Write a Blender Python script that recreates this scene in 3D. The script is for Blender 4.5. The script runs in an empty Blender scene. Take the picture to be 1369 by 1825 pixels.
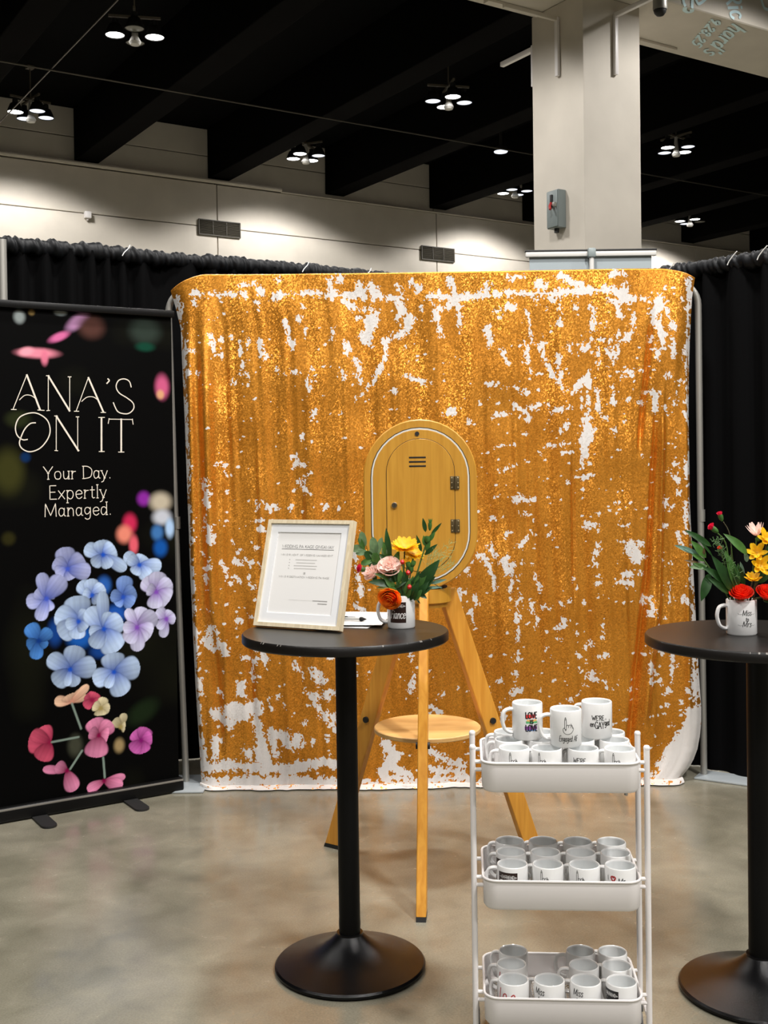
import bpy, bmesh, math, random
import numpy as np
from mathutils import Vector, Matrix
PI = math.pi
random.seed(7); RNG = np.random.default_rng(7)
SC = bpy.context.scene
COL = SC.collection

# ------------------------------------------------------------------ camera, world, light, exposure
cam = bpy.data.cameras.new('camera'); camo = bpy.data.objects.new('camera', cam); COL.objects.link(camo)
cam.sensor_fit = 'AUTO'; cam.sensor_width = 36.0; cam.lens = 36.0 * 2010 / 1825
cam.shift_y = -0.0277; cam.clip_end = 200
pt, ro = math.radians(1.0), math.radians(0.8)
fw = Vector((0, math.cos(pt), -math.sin(pt))); r0 = Vector((1, 0, 0)); u0 = r0.cross(fw)
rt = r0 * math.cos(ro) - u0 * math.sin(ro); up = r0 * math.sin(ro) + u0 * math.cos(ro)
M = Matrix((rt, up, -fw)).transposed().to_4x4(); M.translation = (0, 0, 1.59)
camo.matrix_world = M
SC.camera = camo
SC.view_settings.view_transform = 'Standard'; SC.view_settings.look = 'None'
SC.view_settings.gamma = 1.0; SC.view_settings.use_curve_mapping = False
SC.view_settings.exposure = 0.0
W = bpy.data.worlds.new('hall_air'); SC.world = W; W.use_nodes = True
W.node_tree.nodes['Background'].inputs[0].default_value = (1.0, 0.95, 0.88, 1)
W.node_tree.nodes['Background'].inputs[1].default_value = 0.03

# hall axes: E runs along the back wall, N points from the back wall to the booth
E2 = Vector((0.844, 0.536, 0)); N2 = Vector((0.536, -0.844, 0))
HALL_ROT = math.atan2(0.536, 0.844)
def hall(t, w, z=0.0):
    p = E2 * t - N2 * w; p.z = z; return p

LAMP_Z = 7.8
LAMP_POWER = 520.0
LAMP_COLOR = (1.0, 0.965, 0.93)
# high bay clusters: (t along the wall, w distance towards the wall)
LAMPS_SEEN = [(5.84, 15.75), (5.54, 20.17), (11.06, 20.2), (11.53, 15.9), (17.28, 16.06), (16.68, 20.44), (22.76, 20.7)]
LAMPS_OVERHEAD = [(2.6, 3.3, 3.0), (8.4, 3.3, 1), (-3.2, 3.3, 1), (2.6, -1.2, 3.2), (8.4, -1.2, 1.4), (-3.2, -1.2, 1.6), (2.6, -5.6, 2), (-3.2, -5.6, 1), (8.4, -5.6, 1),
                  (-.2, 7.5, .8), (5.6, 7.5, .8), (11.3, 7.5, 1), (5.6, 11.5, 1), (11.3, 11.5, 1), (-.2, 11.5, 1), (-.2, 15.9, 1), (17, 11.5, 1)]

# ------------------------------------------------------------------ helpers
def tag(o, label=None, cat=None, group=None, kind=None):
    if label: o['label'] = label
    if cat: o['category'] = cat
    if group: o['group'] = group
    if kind: o['kind'] = kind
    return o
def thing(name, label, cat, loc=(0, 0, 0), rotz=0.0, group=None):
    o = bpy.data.objects.new(name, None); COL.objects.link(o)
    o.location = loc; o.rotation_euler = (0, 0, rotz); o.empty_display_size = 0.05
    return tag(o, label, cat, group)
def link(name, me, parent=None):
    o = bpy.data.objects.new(name, me); COL.objects.link(o)
    if parent: o.parent = parent
    return o
class MB:
    def __init__(s): s.v = []; s.f = []; s.m = []
    def add(s, vs, fs, mi=0):
        b = len(s.v); s.v += [tuple(p) for p in vs]; s.f += [tuple(i + b for i in f) for f in fs]; s.m += [mi] * len(fs); return s
    def box(s, c, d, mat=None, bev=0.0, mi=0, seg=2):
        bm = bmesh.new(); bmesh.ops.create_cube(bm, size=1.0)
        for v in bm.verts: v.co = Vector((v.co.x * d[0], v.co.y * d[1], v.co.z * d[2]))
        if bev > 0: bmesh.ops.bevel(bm, geom=bm.edges[:], offset=bev, segments=seg, profile=0.5, affect='EDGES')
        for v in bm.verts:
            q = v.co.copy()
            if mat: q = mat @ q
            v.co = q + Vector(c)
        bm.verts.index_update()
        s.add([v.co for v in bm.verts], [[v.index for v in f.verts] for f in bm.faces], mi); bm.free(); return s
    def tube(s, path, r, n=10, mi=0, caps=True, closed=False, flat=1.0):
        P = [Vector(p) for p in path]; k = len(P)
        R = r if isinstance(r, (list, tuple)) else [r] * k
        vs = []; prev = None
        for i in range(k):
            a = P[i - 1] if (i > 0 or closed) else P[i]; b = P[(i + 1) % k] if (i < k - 1 or closed) else P[i]
            t = (b - a).normalized()
            if prev is None:
                x = t.orthogonal().normalized()
                if abs(t.z) < 0.9: x = t.cross(Vector((0, 0, 1))).normalized()
            else: x = (prev - t * prev.dot(t)).normalized()
            prev = x; y = t.cross(x)
            for j in range(n):
                an = 2 * PI * j / n; vs.append(P[i] + (x * math.cos(an) * flat + y * math.sin(an)) * R[i])
        fs = []
        for i in range(k if closed else k - 1):
            for j in range(n):
                a = i * n + j; b = i * n + (j + 1) % n; c = ((i + 1) % k) * n + (j + 1) % n; d = ((i + 1) % k) * n + j
                fs.append((a, b, c, d))
        if caps and not closed:
            fs.append(tuple(range(n - 1, -1, -1))); fs.append(tuple((k - 1) * n + j for j in range(n)))
        return s.add(vs, fs, mi)
    def lathe(s, prof, n=32, c=(0, 0, 0), mi=0, mat=None, capb=True, capt=True):
        vs = []; k = len(prof)
        for (r, z) in prof:
            for j in range(n):
                a = 2 * PI * j / n; p = Vector((r * math.cos(a), r * math.sin(a), z))
                if mat: p = mat @ p
                vs.append(p + Vector(c))
        fs = []
        for i in range(k - 1):
            for j in range(n):
                fs.append((i * n + j, i * n + (j + 1) % n, (i + 1) * n + (j + 1) % n, (i + 1) * n + j))
        if capb: fs.append(tuple(range(n - 1, -1, -1)))
        if capt: fs.append(tuple((k - 1) * n + j for j in range(n)))
        return s.add(vs, fs, mi)
    def prism(s, outline, y0, y1, mi=0, ch=0.0):      # outline (x,z) ccw seen from -y; front face at y0
        n = len(outline); cx = sum(p[0] for p in outline) / n; cz = sum(p[1] for p in outline) / n
        def ring(y, k): return [(p[0] - k * (p[0] - cx) / max(1e-6, math.hypot(p[0] - cx, p[1] - cz)), y, p[1] - k * (p[1] - cz) / max(1e-6, math.hypot(p[0] - cx, p[1] - cz))) for p in outline]
        rings = [ring(y0, ch), ring(y0 + ch, 0), ring(y1 - ch, 0), ring(y1, ch)] if ch else [ring(y0, 0), ring(y1, 0)]
        vs = [q for r in rings for q in r]; fs = [tuple(range(n))]; k = len(rings)
        for i in range(k - 1):
            for j in range(n): fs.append((i * n + (j + 1) % n, i * n + j, (i + 1) * n + j, (i + 1) * n + (j + 1) % n))
        fs.append(tuple((k - 1) * n + j for j in range(n - 1, -1, -1)))
        return s.add(vs, fs, mi)
    def mesh(s, name, mats, smooth=True, angle=40):
        me = bpy.data.meshes.new(name); me.from_pydata(s.v, [], s.f)
        for m in (mats if isinstance(mats, (list, tuple)) else [mats]): me.materials.append(m)
        me.polygons.foreach_set('material_index', s.m)
        if smooth:
            me.polygons.foreach_set('use_smooth', [True] * len(s.f))
            me.set_sharp_from_angle(angle=math.radians(angle))
        me.update(); return me
    def build(s, name, mats, parent=None, smooth=True, angle=40): return link(name, s.mesh(name, mats, smooth, angle), parent)

def crom(P, n=6, closed=False):
    P = [np.array(p, float) for p in P]
    if len(P) < 3: return P
    out = []; k = len(P)
    for i in range(k - 1):
        a = P[max(i - 1, 0)]; b = P[i]; c = P[i + 1]; d = P[min(i + 2, k - 1)]
        for j in range(n):
            t = j / n
            out.append(0.5 * (2 * b + (c - a) * t + (2 * a - 5 * b + 4 * c - d) * t * t + (3 * b - a - 3 * c + d) * t ** 3))
    out.append(P[-1]); return out
def resample(P, step):
    out = [np.array(P[0], float)]
    for i in range(len(P) - 1):
        a = np.array(P[i], float); b = np.array(P[i + 1], float); n = max(1, int(np.ceil(np.linalg.norm(b - a) / step)))
        for j in range(1, n + 1): out.append(a + (b - a) * j / n)
    return out
def ribbon(mb, P, w, fn, mi=0, step=0.006, caps=True):
    """flat stroke along the 2D polyline P, mapped by fn(x, y) on to a surface"""
    P = resample(P, step); n = len(P)
    if n < 2: return
    vs = []
    for i in range(n):
        a = P[max(i - 1, 0)]; b = P[min(i + 1, n - 1)]; t = b - a; L = np.linalg.norm(t) or 1; t = t / L
        nn = np.array((-t[1], t[0])) * w / 2
        e = t * w * 0.3 * (-1 if i == 0 else (1 if i == n - 1 else 0)) if caps else 0
        vs += [fn(*(P[i] + nn + e)), fn(*(P[i] - nn + e))]
    mb.add(vs, [(2 * i, 2 * i + 1, 2 * i + 3, 2 * i + 2) for i in range(n - 1)], mi)

# stroke letters: advance ; strokes.  l = straight segments, s = smooth curve.  capital height 1, x height 0.62
GL = {
'A': '.82;l0,0,.4,1,.8,0;l.14,.34,.66,.34', 'D': '.8;l.1,0,.1,1;s.1,1,.45,.97,.74,.75,.76,.4,.6,.1,.1,0', 'E': '.62;l.55,1,.1,1,.1,0,.58,0;l.1,.52,.48,.52',
'F': '.58;l.56,1,.1,1,.1,0;l.1,.54,.46,.54', 'G': '.86;s.75,.82,.6,.98,.35,.98,.1,.75,.06,.4,.25,.05,.55,.02,.76,.2;l.76,0,.76,.42,.5,.42',
'I': '.3;l.15,0,.15,1', 'K': '.74;l.1,0,.1,1;l.66,1,.1,.42;l.3,.6,.7,0', 'L': '.58;l.1,1,.1,0,.55,0', 'M': '1.0;l.08,0,.12,1,.5,.08,.88,1,.92,0',
'N': '.84;l.1,0,.1,1,.74,0,.74,1', 'O': '.92;s.46,1,.2,.9,.06,.55,.15,.15,.46,0,.77,.15,.86,.5,.76,.86,.46,1', 'P': '.66;l.1,0,.1,1;s.1,1,.45,.98,.6,.78,.48,.52,.1,.46',
'R': '.72;l.1,0,.1,1;s.1,1,.45,.98,.6,.78,.48,.52,.1,.48;l.32,.5,.66,0', 'S': '.62;s.54,.85,.4,.99,.16,.95,.1,.72,.35,.52,.55,.32,.46,.05,.22,.0,.06,.16',
'V': '.78;l.02,1,.4,0,.76,1', 'W': '1.08;l.02,1,.3,0,.54,.75,.78,0,1.06,1', 'Y': '.76;l.02,1,.38,.48,.74,1;l.38,.48,.38,0', 'T': '.7;l.02,1,.68,1;l.35,1,.35,0',
'a': '.6;s.46,.5,.34,.62,.14,.58,.06,.3,.16,.03,.34,.06,.46,.25;s.48,.62,.46,.3,.48,.05,.58,.02', 'c': '.54;s.48,.5,.34,.62,.14,.55,.06,.3,.16,.04,.36,.0,.5,.12',
'd': '.62;s.46,.5,.34,.62,.14,.58,.06,.3,.16,.03,.34,.06,.46,.25;l.5,1,.5,0', 'e': '.56;s.07,.32,.5,.36,.44,.56,.28,.62,.1,.5,.06,.28,.16,.05,.34,0,.5,.12',
'g': '.6;s.46,.5,.34,.62,.14,.58,.06,.36,.16,.12,.34,.14,.46,.3;s.5,.62,.5,.1,.44,-.22,.24,-.3,.08,-.2', 'h': '.6;l.1,1,.1,0;s.1,.35,.25,.6,.42,.58,.5,.4,.5,0',
'i': '.26;l.13,.62,.13,0;l.13,.84,.13,.88', 'n': '.6;l.1,.62,.1,0;s.1,.35,.25,.6,.42,.58,.5,.4,.5,0', 'o': '.6;s.3,.62,.12,.54,.06,.3,.14,.05,.3,0,.47,.06,.54,.32,.46,.56,.3,.62',
'p': '.62;l.1,.62,.1,-.3;s.1,.45,.25,.62,.46,.56,.54,.3,.44,.04,.25,0,.1,.16', 'r': '.42;l.1,.62,.1,0;s.1,.36,.2,.56,.38,.6', 's': '.46;s.4,.52,.28,.62,.12,.56,.12,.42,.36,.24,.36,.06,.2,0,.06,.1',
't': '.4;l.18,.88,.18,.1,.26,0,.36,.04;l.02,.62,.36,.62', 'u': '.6;s.1,.62,.1,.2,.18,.02,.36,.04,.48,.25;l.5,.62,.5,0', 'x': '.54;l.04,.62,.5,0;l.5,.62,.04,0', 'y': '.54;l.03,.62,.27,.02;l.5,.62,.27,.02,.16,-.24,.02,-.3', 'l': '.24;l.12,1,.12,0',
'.': '.24;l.1,.0,.1,.05', "'": '.2;l.12,1,.06,.8', '$': '.6;s.54,.8,.3,.95,.1,.75,.5,.35,.3,.05,.06,.2;l.3,1.1,.3,-.1', ' ': '.36;',
'9': '.6;s.48,.72,.3,.96,.1,.76,.2,.5,.46,.6,.5,.8;s.5,.8,.5,.4,.4,0', '2': '.62;s.08,.75,.25,.98,.5,.85,.4,.5,.06,.02;l.06,.02,.56,.02', '5': '.6;l.5,1,.14,1,.1,.58;s.1,.58,.35,.66,.54,.4,.4,.05,.06,.05', '8': '.6;s.3,.52,.1,.75,.3,.98,.5,.75,.3,.52,.06,.25,.3,0,.54,.25,.3,.52',
}
def text_strokes(txt, size, x=0.0, y=0.0, shear=0.0, wide=1.0, gap=0.06, align=0):
    out = []; cx = 0.0
    for ch in txt:
        adv, st = GL.get(ch, '.4;').split(';', 1)
        for s in [q for q in st.split(';') if q]:
            v = list(map(float, s[1:].split(','))); pts = [(cx + a * wide + shear * b, b) for a, b in zip(v[::2], v[1::2])]
            out.append(crom(pts, 5) if s[0] == 's' else pts)
        cx += float(adv) * wide + gap
    off = -cx / 2 if align == 0 else 0.0
    return [[(x + (p[0] + off) * size, y + p[1] * size) for p in st] for st in out], cx * size
def fit_text(txt, width, height, xc, y, shear=0.0, serif=0.0):
    st, w = text_strokes(txt, 1.0, 0, 0, shear, 1.0)
    if serif:
        for s in list(st):
            if len(s) == 2 and abs(s[0][0] - s[1][0]) < .45 and abs(s[0][1] - s[1][1]) > .3:
                for q in s: st.append([(q[0] - serif, q[1]), (q[0] + serif, q[1])])
    k = width / w
    return [[(xc + p[0] * k, y + p[1] * height) for p in s] for s in st]

# ------------------------------------------------------------------ materials (all procedural)
def mat(name, color=(0.8, 0.8, 0.8), rough=0.5, metal=0.0, spec=0.5, emit=None, coat=0.0, var=0.0, vscale=8.0, bump=0.0, bscale=200.0, sheen=0.0, thin=0.0):
    m = bpy.data.materials.new(name); m.use_nodes = True; nt = m.node_tree; b = nt.nodes['Principled BSDF']
    b.inputs['Base Color'].default_value = (*color, 1); b.inputs['Roughness'].default_value = rough; b.inputs['Metallic'].default_value = metal
    b.inputs['Specular IOR Level'].default_value = spec; b.inputs['Coat Weight'].default_value = coat; b.inputs['Sheen Weight'].default_value = sheen
    if emit: b.inputs['Emission Color'].default_value = (*emit[0], 1); b.inputs['Emission Strength'].default_value = emit[1]
    if var or bump:
        tc = nt.nodes.new('ShaderNodeTexCoord')
    if var:
        n = nt.nodes.new('ShaderNodeTexNoise'); n.inputs['Scale'].default_value = vscale; n.inputs['Detail'].default_value = 4
        nt.links.new(tc.outputs['Object'], n.inputs['Vector'])
        r = nt.nodes.new('ShaderNodeMapRange'); r.inputs[1].default_value = .3; r.inputs[2].default_value = .7; r.inputs[3].default_value = 1 - var; r.inputs[4].default_value = 1 + var
        nt.links.new(n.outputs['Fac'], r.inputs[0])
        mx = nt.nodes.new('ShaderNodeMix'); mx.data_type = 'RGBA'; mx.blend_type = 'MULTIPLY'; mx.inputs[0].default_value = 1
        mx.inputs[6].default_value = (*color, 1); nt.links.new(r.outputs[0], mx.inputs[7]); nt.links.new(mx.outputs[2], b.inputs['Base Color'])
    if bump:
        n2 = nt.nodes.new('ShaderNodeTexNoise'); n2.inputs['Scale'].default_value = bscale; n2.inputs['Detail'].default_value = 2
        nt.links.new(tc.outputs['Object'], n2.inputs['Vector'])
        bp = nt.nodes.new('ShaderNodeBump'); bp.inputs['Strength'].default_value = bump; bp.inputs['Distance'].default_value = .002
        nt.links.new(n2.outputs['Fac'], bp.inputs['Height']); nt.links.new(bp.outputs[0], b.inputs['Normal'])
    if thin:      # light passes through petals and leaves
        tr = nt.nodes.new('ShaderNodeBsdfTranslucent'); tr.inputs[0].default_value = (*color, 1); ms = nt.nodes.new('ShaderNodeMixShader'); ms.inputs[0].default_value = thin
        if var: nt.links.new(mx.outputs[2], tr.inputs[0])
        nt.links.new(b.outputs[0], ms.inputs[1]); nt.links.new(tr.outputs[0], ms.inputs[2]); nt.links.new(ms.outputs[0], nt.nodes['Material Output'].inputs['Surface'])
    return m
def wood(name, c1, c2, axis='Z', scale=1.0, rough=0.42):
    m = bpy.data.materials.new(name); m.use_nodes = True; nt = m.node_tree; b = nt.nodes['Principled BSDF']; L = nt.links.new
    tc = nt.nodes.new('ShaderNodeTexCoord'); mp = nt.nodes.new('ShaderNodeMapping')
    mp.inputs['Scale'].default_value = {'Z': (38 * scale, 38 * scale, 2.2 * scale), 'X': (2.2 * scale, 38 * scale, 38 * scale)}[axis]
    n = nt.nodes.new('ShaderNodeTexNoise'); n.inputs['Scale'].default_value = 1.6; n.inputs['Detail'].default_value = 6; n.inputs['Distortion'].default_value = .7
    cr = nt.nodes.new('ShaderNodeValToRGB'); cr.color_ramp.elements[0].position = .32; cr.color_ramp.elements[1].position = .68
    cr.color_ramp.elements[0].color = (*c2, 1); cr.color_ramp.elements[1].color = (*c1, 1)
    L(tc.outputs['Object'], mp.inputs[0]); L(mp.outputs[0], n.inputs['Vector']); L(n.outputs['Fac'], cr.inputs[0]); L(cr.outputs[0], b.inputs['Base Color'])
    b.inputs['Roughness'].default_value = rough
    return m
def concrete():
    m = bpy.data.materials.new('polished_concrete'); m.use_nodes = True; nt = m.node_tree; b = nt.nodes['Principled BSDF']; L = nt.links.new
    tc = nt.nodes.new('ShaderNodeTexCoord')
    def noise(s, d, dist=0.0):
        n = nt.nodes.new('ShaderNodeTexNoise'); n.inputs['Scale'].default_value = s; n.inputs['Detail'].default_value = d; n.inputs['Distortion'].default_value = dist
        L(tc.outputs['Object'], n.inputs['Vector']); return n
    a = noise(1.7, 5, .8); c = noise(7, 6, .4); g = noise(160, 2)
    r1 = nt.nodes.new('ShaderNodeValToRGB'); e = r1.color_ramp.elements
    e[0].position = .30; e[0].color = (.152, .143, .105, 1); e[1].position = .70; e[1].color = (.240, .225, .172, 1)
    L(a.outputs['Fac'], r1.inputs[0])
    r2 = nt.nodes.new('ShaderNodeMapRange'); r2.inputs[1].default_value = .3; r2.inputs[2].default_value = .7; r2.inputs[3].default_value = .86; r2.inputs[4].default_value = 1.12; L(c.outputs['Fac'], r2.inputs[0])
    r3 = nt.nodes.new('ShaderNodeMapRange'); r3.inputs[1].default_value = .3; r3.inputs[2].default_value = .7; r3.inputs[3].default_value = .88; r3.inputs[4].default_value = 1.1; L(g.outputs['Fac'], r3.inputs[0])
    mu = nt.nodes.new('ShaderNodeMath'); mu.operation = 'MULTIPLY'; L(r2.outputs[0], mu.inputs[0]); L(r3.outputs[0], mu.inputs[1])
    mx = nt.nodes.new('ShaderNodeMix'); mx.data_type = 'RGBA'; mx.blend_type = 'MULTIPLY'; mx.inputs[0].default_value = 1
    L(r1.outputs[0], mx.inputs[6]); L(mu.outputs[0], mx.inputs[7]); L(mx.outputs[2], b.inputs['Base Color'])
    rr = nt.nodes.new('ShaderNodeMapRange'); rr.inputs[1].default_value = .3; rr.inputs[2].default_value = .7; rr.inputs[3].default_value = .13; rr.inputs[4].default_value = .30; L(c.outputs['Fac'], rr.inputs[0]); L(rr.outputs[0], b.inputs['Roughness'])
    bp = nt.nodes.new('ShaderNodeBump'); bp.inputs['Strength'].default_value = .02; bp.inputs['Distance'].default_value = .002; L(c.outputs['Fac'], bp.inputs['Height']); L(bp.outputs[0], b.inputs['Normal'])
    return m
def sequin():
    m = bpy.data.materials.new('flip_sequins'); m.use_nodes = True; nt = m.node_tree; b = nt.nodes['Principled BSDF']; L = nt.links.new
    tc = nt.nodes.new('ShaderNodeTexCoord'); at = nt.nodes.new('ShaderNodeAttribute'); at.attribute_name = 'flip'
    vo = nt.nodes.new('ShaderNodeTexVoronoi'); vo.inputs['Scale'].default_value = 190; L(tc.outputs['Object'], vo.inputs['Vector'])
    sp = nt.nodes.new('ShaderNodeSeparateColor'); L(vo.outputs['Color'], sp.inputs[0])
    # which side of each sequin shows
    j = nt.nodes.new('ShaderNodeMath'); j.operation = 'MULTIPLY_ADD'; L(sp.outputs[2], j.inputs[0]); j.inputs[1].default_value = .24; j.inputs[2].default_value = -.12
    ad = nt.nodes.new('ShaderNodeMath'); ad.operation = 'ADD'; L(at.outputs['Fac'], ad.inputs[0]); L(j.outputs[0], ad.inputs[1])
    th = nt.nodes.new('ShaderNodeMapRange'); th.inputs[1].default_value = .46; th.inputs[2].default_value = .54; L(ad.outputs[0], th.inputs[0])
    # gold colour, varied per sequin
    no = nt.nodes.new('ShaderNodeTexNoise'); no.inputs['Scale'].default_value = 3.2; no.inputs['Detail'].default_value = 3; L(tc.outputs['Object'], no.inputs['Vector'])
    gr = nt.nodes.new('ShaderNodeMix'); gr.data_type = 'RGBA'; gr.inputs[6].default_value = (.63, .228, .018, 1); gr.inputs[7].default_value = (.77, .33, .038, 1)
    L(no.outputs['Fac'], gr.inputs[0])
    vr = nt.nodes.new('ShaderNodeMapRange'); vr.inputs[3].default_value = .78; vr.inputs[4].default_value = 1.12; L(sp.outputs[0], vr.inputs[0])
    gm = nt.nodes.new('ShaderNodeMix'); gm.data_type = 'RGBA'; gm.blend_type = 'MULTIPLY'; gm.inputs[0].default_value = 1; L(gr.outputs[2], gm.inputs[6]); L(vr.outputs[0], gm.inputs[7])
    cm = nt.nodes.new('ShaderNodeMix'); cm.data_type = 'RGBA'; L(th.outputs[0], cm.inputs[0]); L(gm.outputs[2], cm.inputs[6]); cm.inputs[7].default_value = (.64, .615, .59, 1)
    L(cm.outputs[2], b.inputs['Base Color'])
    me = nt.nodes.new('ShaderNodeMapRange'); me.inputs[3].default_value = .66; me.inputs[4].default_value = 0.0; L(th.outputs[0], me.inputs[0]); L(me.outputs[0], b.inputs['Metallic'])
    ro_ = nt.nodes.new('ShaderNodeMapRange'); ro_.inputs[3].default_value = .38; ro_.inputs[4].default_value = .55; L(th.outputs[0], ro_.inputs[0]); L(ro_.outputs[0], b.inputs['Roughness'])
    # each sequin tilts its own way
    v1 = nt.nodes.new('ShaderNodeVectorMath'); v1.operation = 'SUBTRACT'; L(vo.outputs['Color'], v1.inputs[0]); v1.inputs[1].default_value = (.5, .5, .5)
    st = nt.nodes.new('ShaderNodeMapRange'); st.inputs[3].default_value = .36; st.inputs[4].default_value = .16; L(th.outputs[0], st.inputs[0])
    mp = nt.nodes.new('ShaderNodeMapping'); mp.inputs['Scale'].default_value = (5.5, 1, .9); L(tc.outputs['Object'], mp.inputs[0])
    n2 = nt.nodes.new('ShaderNodeTexNoise'); n2.inputs['Scale'].default_value = 1.6; n2.inputs['Detail'].default_value = 4; L(mp.outputs[0], n2.inputs['Vector'])
    q2 = nt.nodes.new('ShaderNodeMapRange'); q2.inputs[1].default_value = .38; q2.inputs[2].default_value = .66; q2.inputs[3].default_value = .35; q2.inputs[4].default_value = 1.35; L(n2.outputs['Fac'], q2.inputs[0])
    m2 = nt.nodes.new('ShaderNodeMath'); m2.operation = 'MULTIPLY'; L(st.outputs[0], m2.inputs[0]); L(q2.outputs[0], m2.inputs[1])
    v2 = nt.nodes.new('ShaderNodeVectorMath'); v2.operation = 'SCALE'; L(v1.outputs[0], v2.inputs[0]); L(m2.outputs[0], v2.inputs['Scale'])
    ge = nt.nodes.new('ShaderNodeNewGeometry')
    v3 = nt.nodes.new('ShaderNodeVectorMath'); v3.operation = 'ADD'; L(ge.outputs['Normal'], v3.inputs[0]); L(v2.outputs[0], v3.inputs[1])
    v4 = nt.nodes.new('ShaderNodeVectorMath'); v4.operation = 'NORMALIZE'; L(v3.outputs[0], v4.inputs[0]); L(v4.outputs[0], b.inputs['Normal'])
    return m
def printed(name, attr='print', rough=0.45):
    m = bpy.data.materials.new(name); m.use_nodes = True; nt = m.node_tree; b = nt.nodes['Principled BSDF']
    at = nt.nodes.new('ShaderNodeAttribute'); at.attribute_name = attr; nt.links.new(at.outputs['Color'], b.inputs['Base Color'])
    b.inputs['Roughness'].default_value = rough; b.inputs['Specular IOR Level'].default_value = .04
    return m
def lin(c): return tuple((x / 255 / 12.92) if x / 255 <= .04045 else ((x / 255 + .055) / 1.055) ** 2.4 for x in c)
m_conc = concrete(); m_seq = sequin()
m_wall = mat('cream_wall', lin((208, 201, 189)), .75, var=.05, vscale=2)
m_joint = mat('wall_joint', lin((120, 112, 100)), .9)
m_black = mat('ceiling_black', (.003, .003, .003), .9, spec=.05)
m_beam = mat('beam_black', (.0022, .002, .0018), .9, spec=.04)
m_drape = mat('black_drape', (.0015, .0015, .0017), .85, spec=.06)
m_ruff = mat('black_drape_header', (.0026, .0032, .0042), .5, spec=.22)
m_steel = mat('dull_steel', (.36, .35, .32), .45, metal=.6)
m_plate = mat('pale_steel_plate', (.42, .46, .48), .4, metal=.3)
m_alu = mat('white_pole', (.6, .59, .56), .4)
m_tblk = mat('table_black', (.007, .006, .005), .34, spec=.35, bump=.15, bscale=500)
m_tpost = mat('black_powder_coat', (.003, .003, .003), .4, spec=.15)
m_tbase = mat('black_cast_base', (.003, .003, .0034), .19, spec=.24, bump=.30, bscale=520)
m_edge = mat('worn_edge', (.16, .15, .13), .5)
m_ply = wood('ochre_plywood', lin((203, 149, 52)), lin((188, 133, 41)), 'Z', 1)
m_leg = wood('pine_board', lin((226, 162, 62)), lin((206, 138, 44)), 'Z', .8)
m_shelf = wood('pale_plywood', lin((228, 184, 120)), lin((214, 168, 102)), 'X', .7)
m_dark = mat('dark_gap', (.012, .008, .005), .8)
m_blk = mat('black_rubber', (.01, .01, .01), .6)
m_strip = mat('white_diffuser_strip', (.74, .71, .64), .4)
m_hinge = mat('dark_brass_hinge', (.16, .12, .06), .4, metal=.8)
m_brass = mat('screw_brass', (.6, .5, .3), .35, metal=.9)
m_chrome = mat('chrome', (.7, .7, .7), .15, metal=1)
m_mug = mat('white_glaze', (.80, .80, .79), .12, spec=.5)
m_mugin = mat('white_glaze_inside', (.76, .78, .78), .15)
m_cart = mat('white_enamel', (.82, .79, .78), .38)
m_caster = mat('caster_grey', (.15, .15, .15), .5)
m_ink = mat('black_ink', (.01, .01, .01), .4)
m_brown = mat('dark_brown_ink', (.025, .011, .008), .35)
m_white = mat('white_ink', (.75, .75, .73), .4)
m_red = mat('red_ink', (.45, .03, .03), .4)
m_letter = mat('cream_lettering', lin((214, 206, 192)), .5)
m_cassette = mat('banner_cassette_black', (.003, .003, .003), .4, spec=.2)
m_grey = mat('grey_banner_back', lin((150, 160, 164)), .6)
m_box = mat('grey_enamel_box', lin((128, 138, 138)), .45)
m_oak = wood('pale_frame_wood', lin((228, 214, 184)), lin((206, 190, 158)), 'Z', 1.5)
m_mat_board = mat('white_mat_board', (.83, .84, .85), .25, coat=.3)
m_paper = mat('white_paper', (.80, .79, .77), .6)
m_inkgrey = mat('grey_print', lin((140, 138, 134)), .7)
m_lamp = mat('lit_lens', (1, 1, 1), .5, emit=((1.0, .97, .93), 14.0))
m_lampdim = mat('lit_lens_dim', (1, 1, 1), .5, emit=((.80, .87, 1.0), 1.1))
m_lampoff = mat('unlit_lens', (.16, .16, .13), .3)
m_shade = mat('lamp_housing', (.012, .012, .011), .5)
m_bracket = mat('lamp_bracket', (.10, .085, .06), .6)
m_painted_proj = mat('painted_blue_projection', (.72, .94, 1.0), .7)  # projector light put into a pale diffuse colour
m_vent = mat('vent_grille', lin((70, 66, 56)), .6)
m_cable = mat('conduit_metal', (.10, .09, .075), .35, metal=.7)
m_zip = mat('white_plastic_tie', (.8, .8, .78), .4)

# ================================================================== the hall
def struct(name, mb, m, parent=None, smooth=False):
    o = mb.build(name, m, parent, smooth)
    if parent is None: o['kind'] = 'structure'; o.rotation_euler = (0, 0, HALL_ROT)
    return o
fl = struct('floor', MB().box((6, 4, -.05), (62, 44, .1)), m_conc)
ce = struct('ceiling', MB().box((6, 4, 8.85), (62, 44, .3)), m_black)
# concrete beams under the ceiling, all running towards the back wall
bme = MB().box((0, 0, 0), (.48, 30, 1.1), bev=.015).mesh('beam', m_beam, False)
for k in range(-5, 8):
    b = link('beam', bme, ce); b.location = (7.14 + 2.84 * k, 7.1, 8.2)
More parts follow.
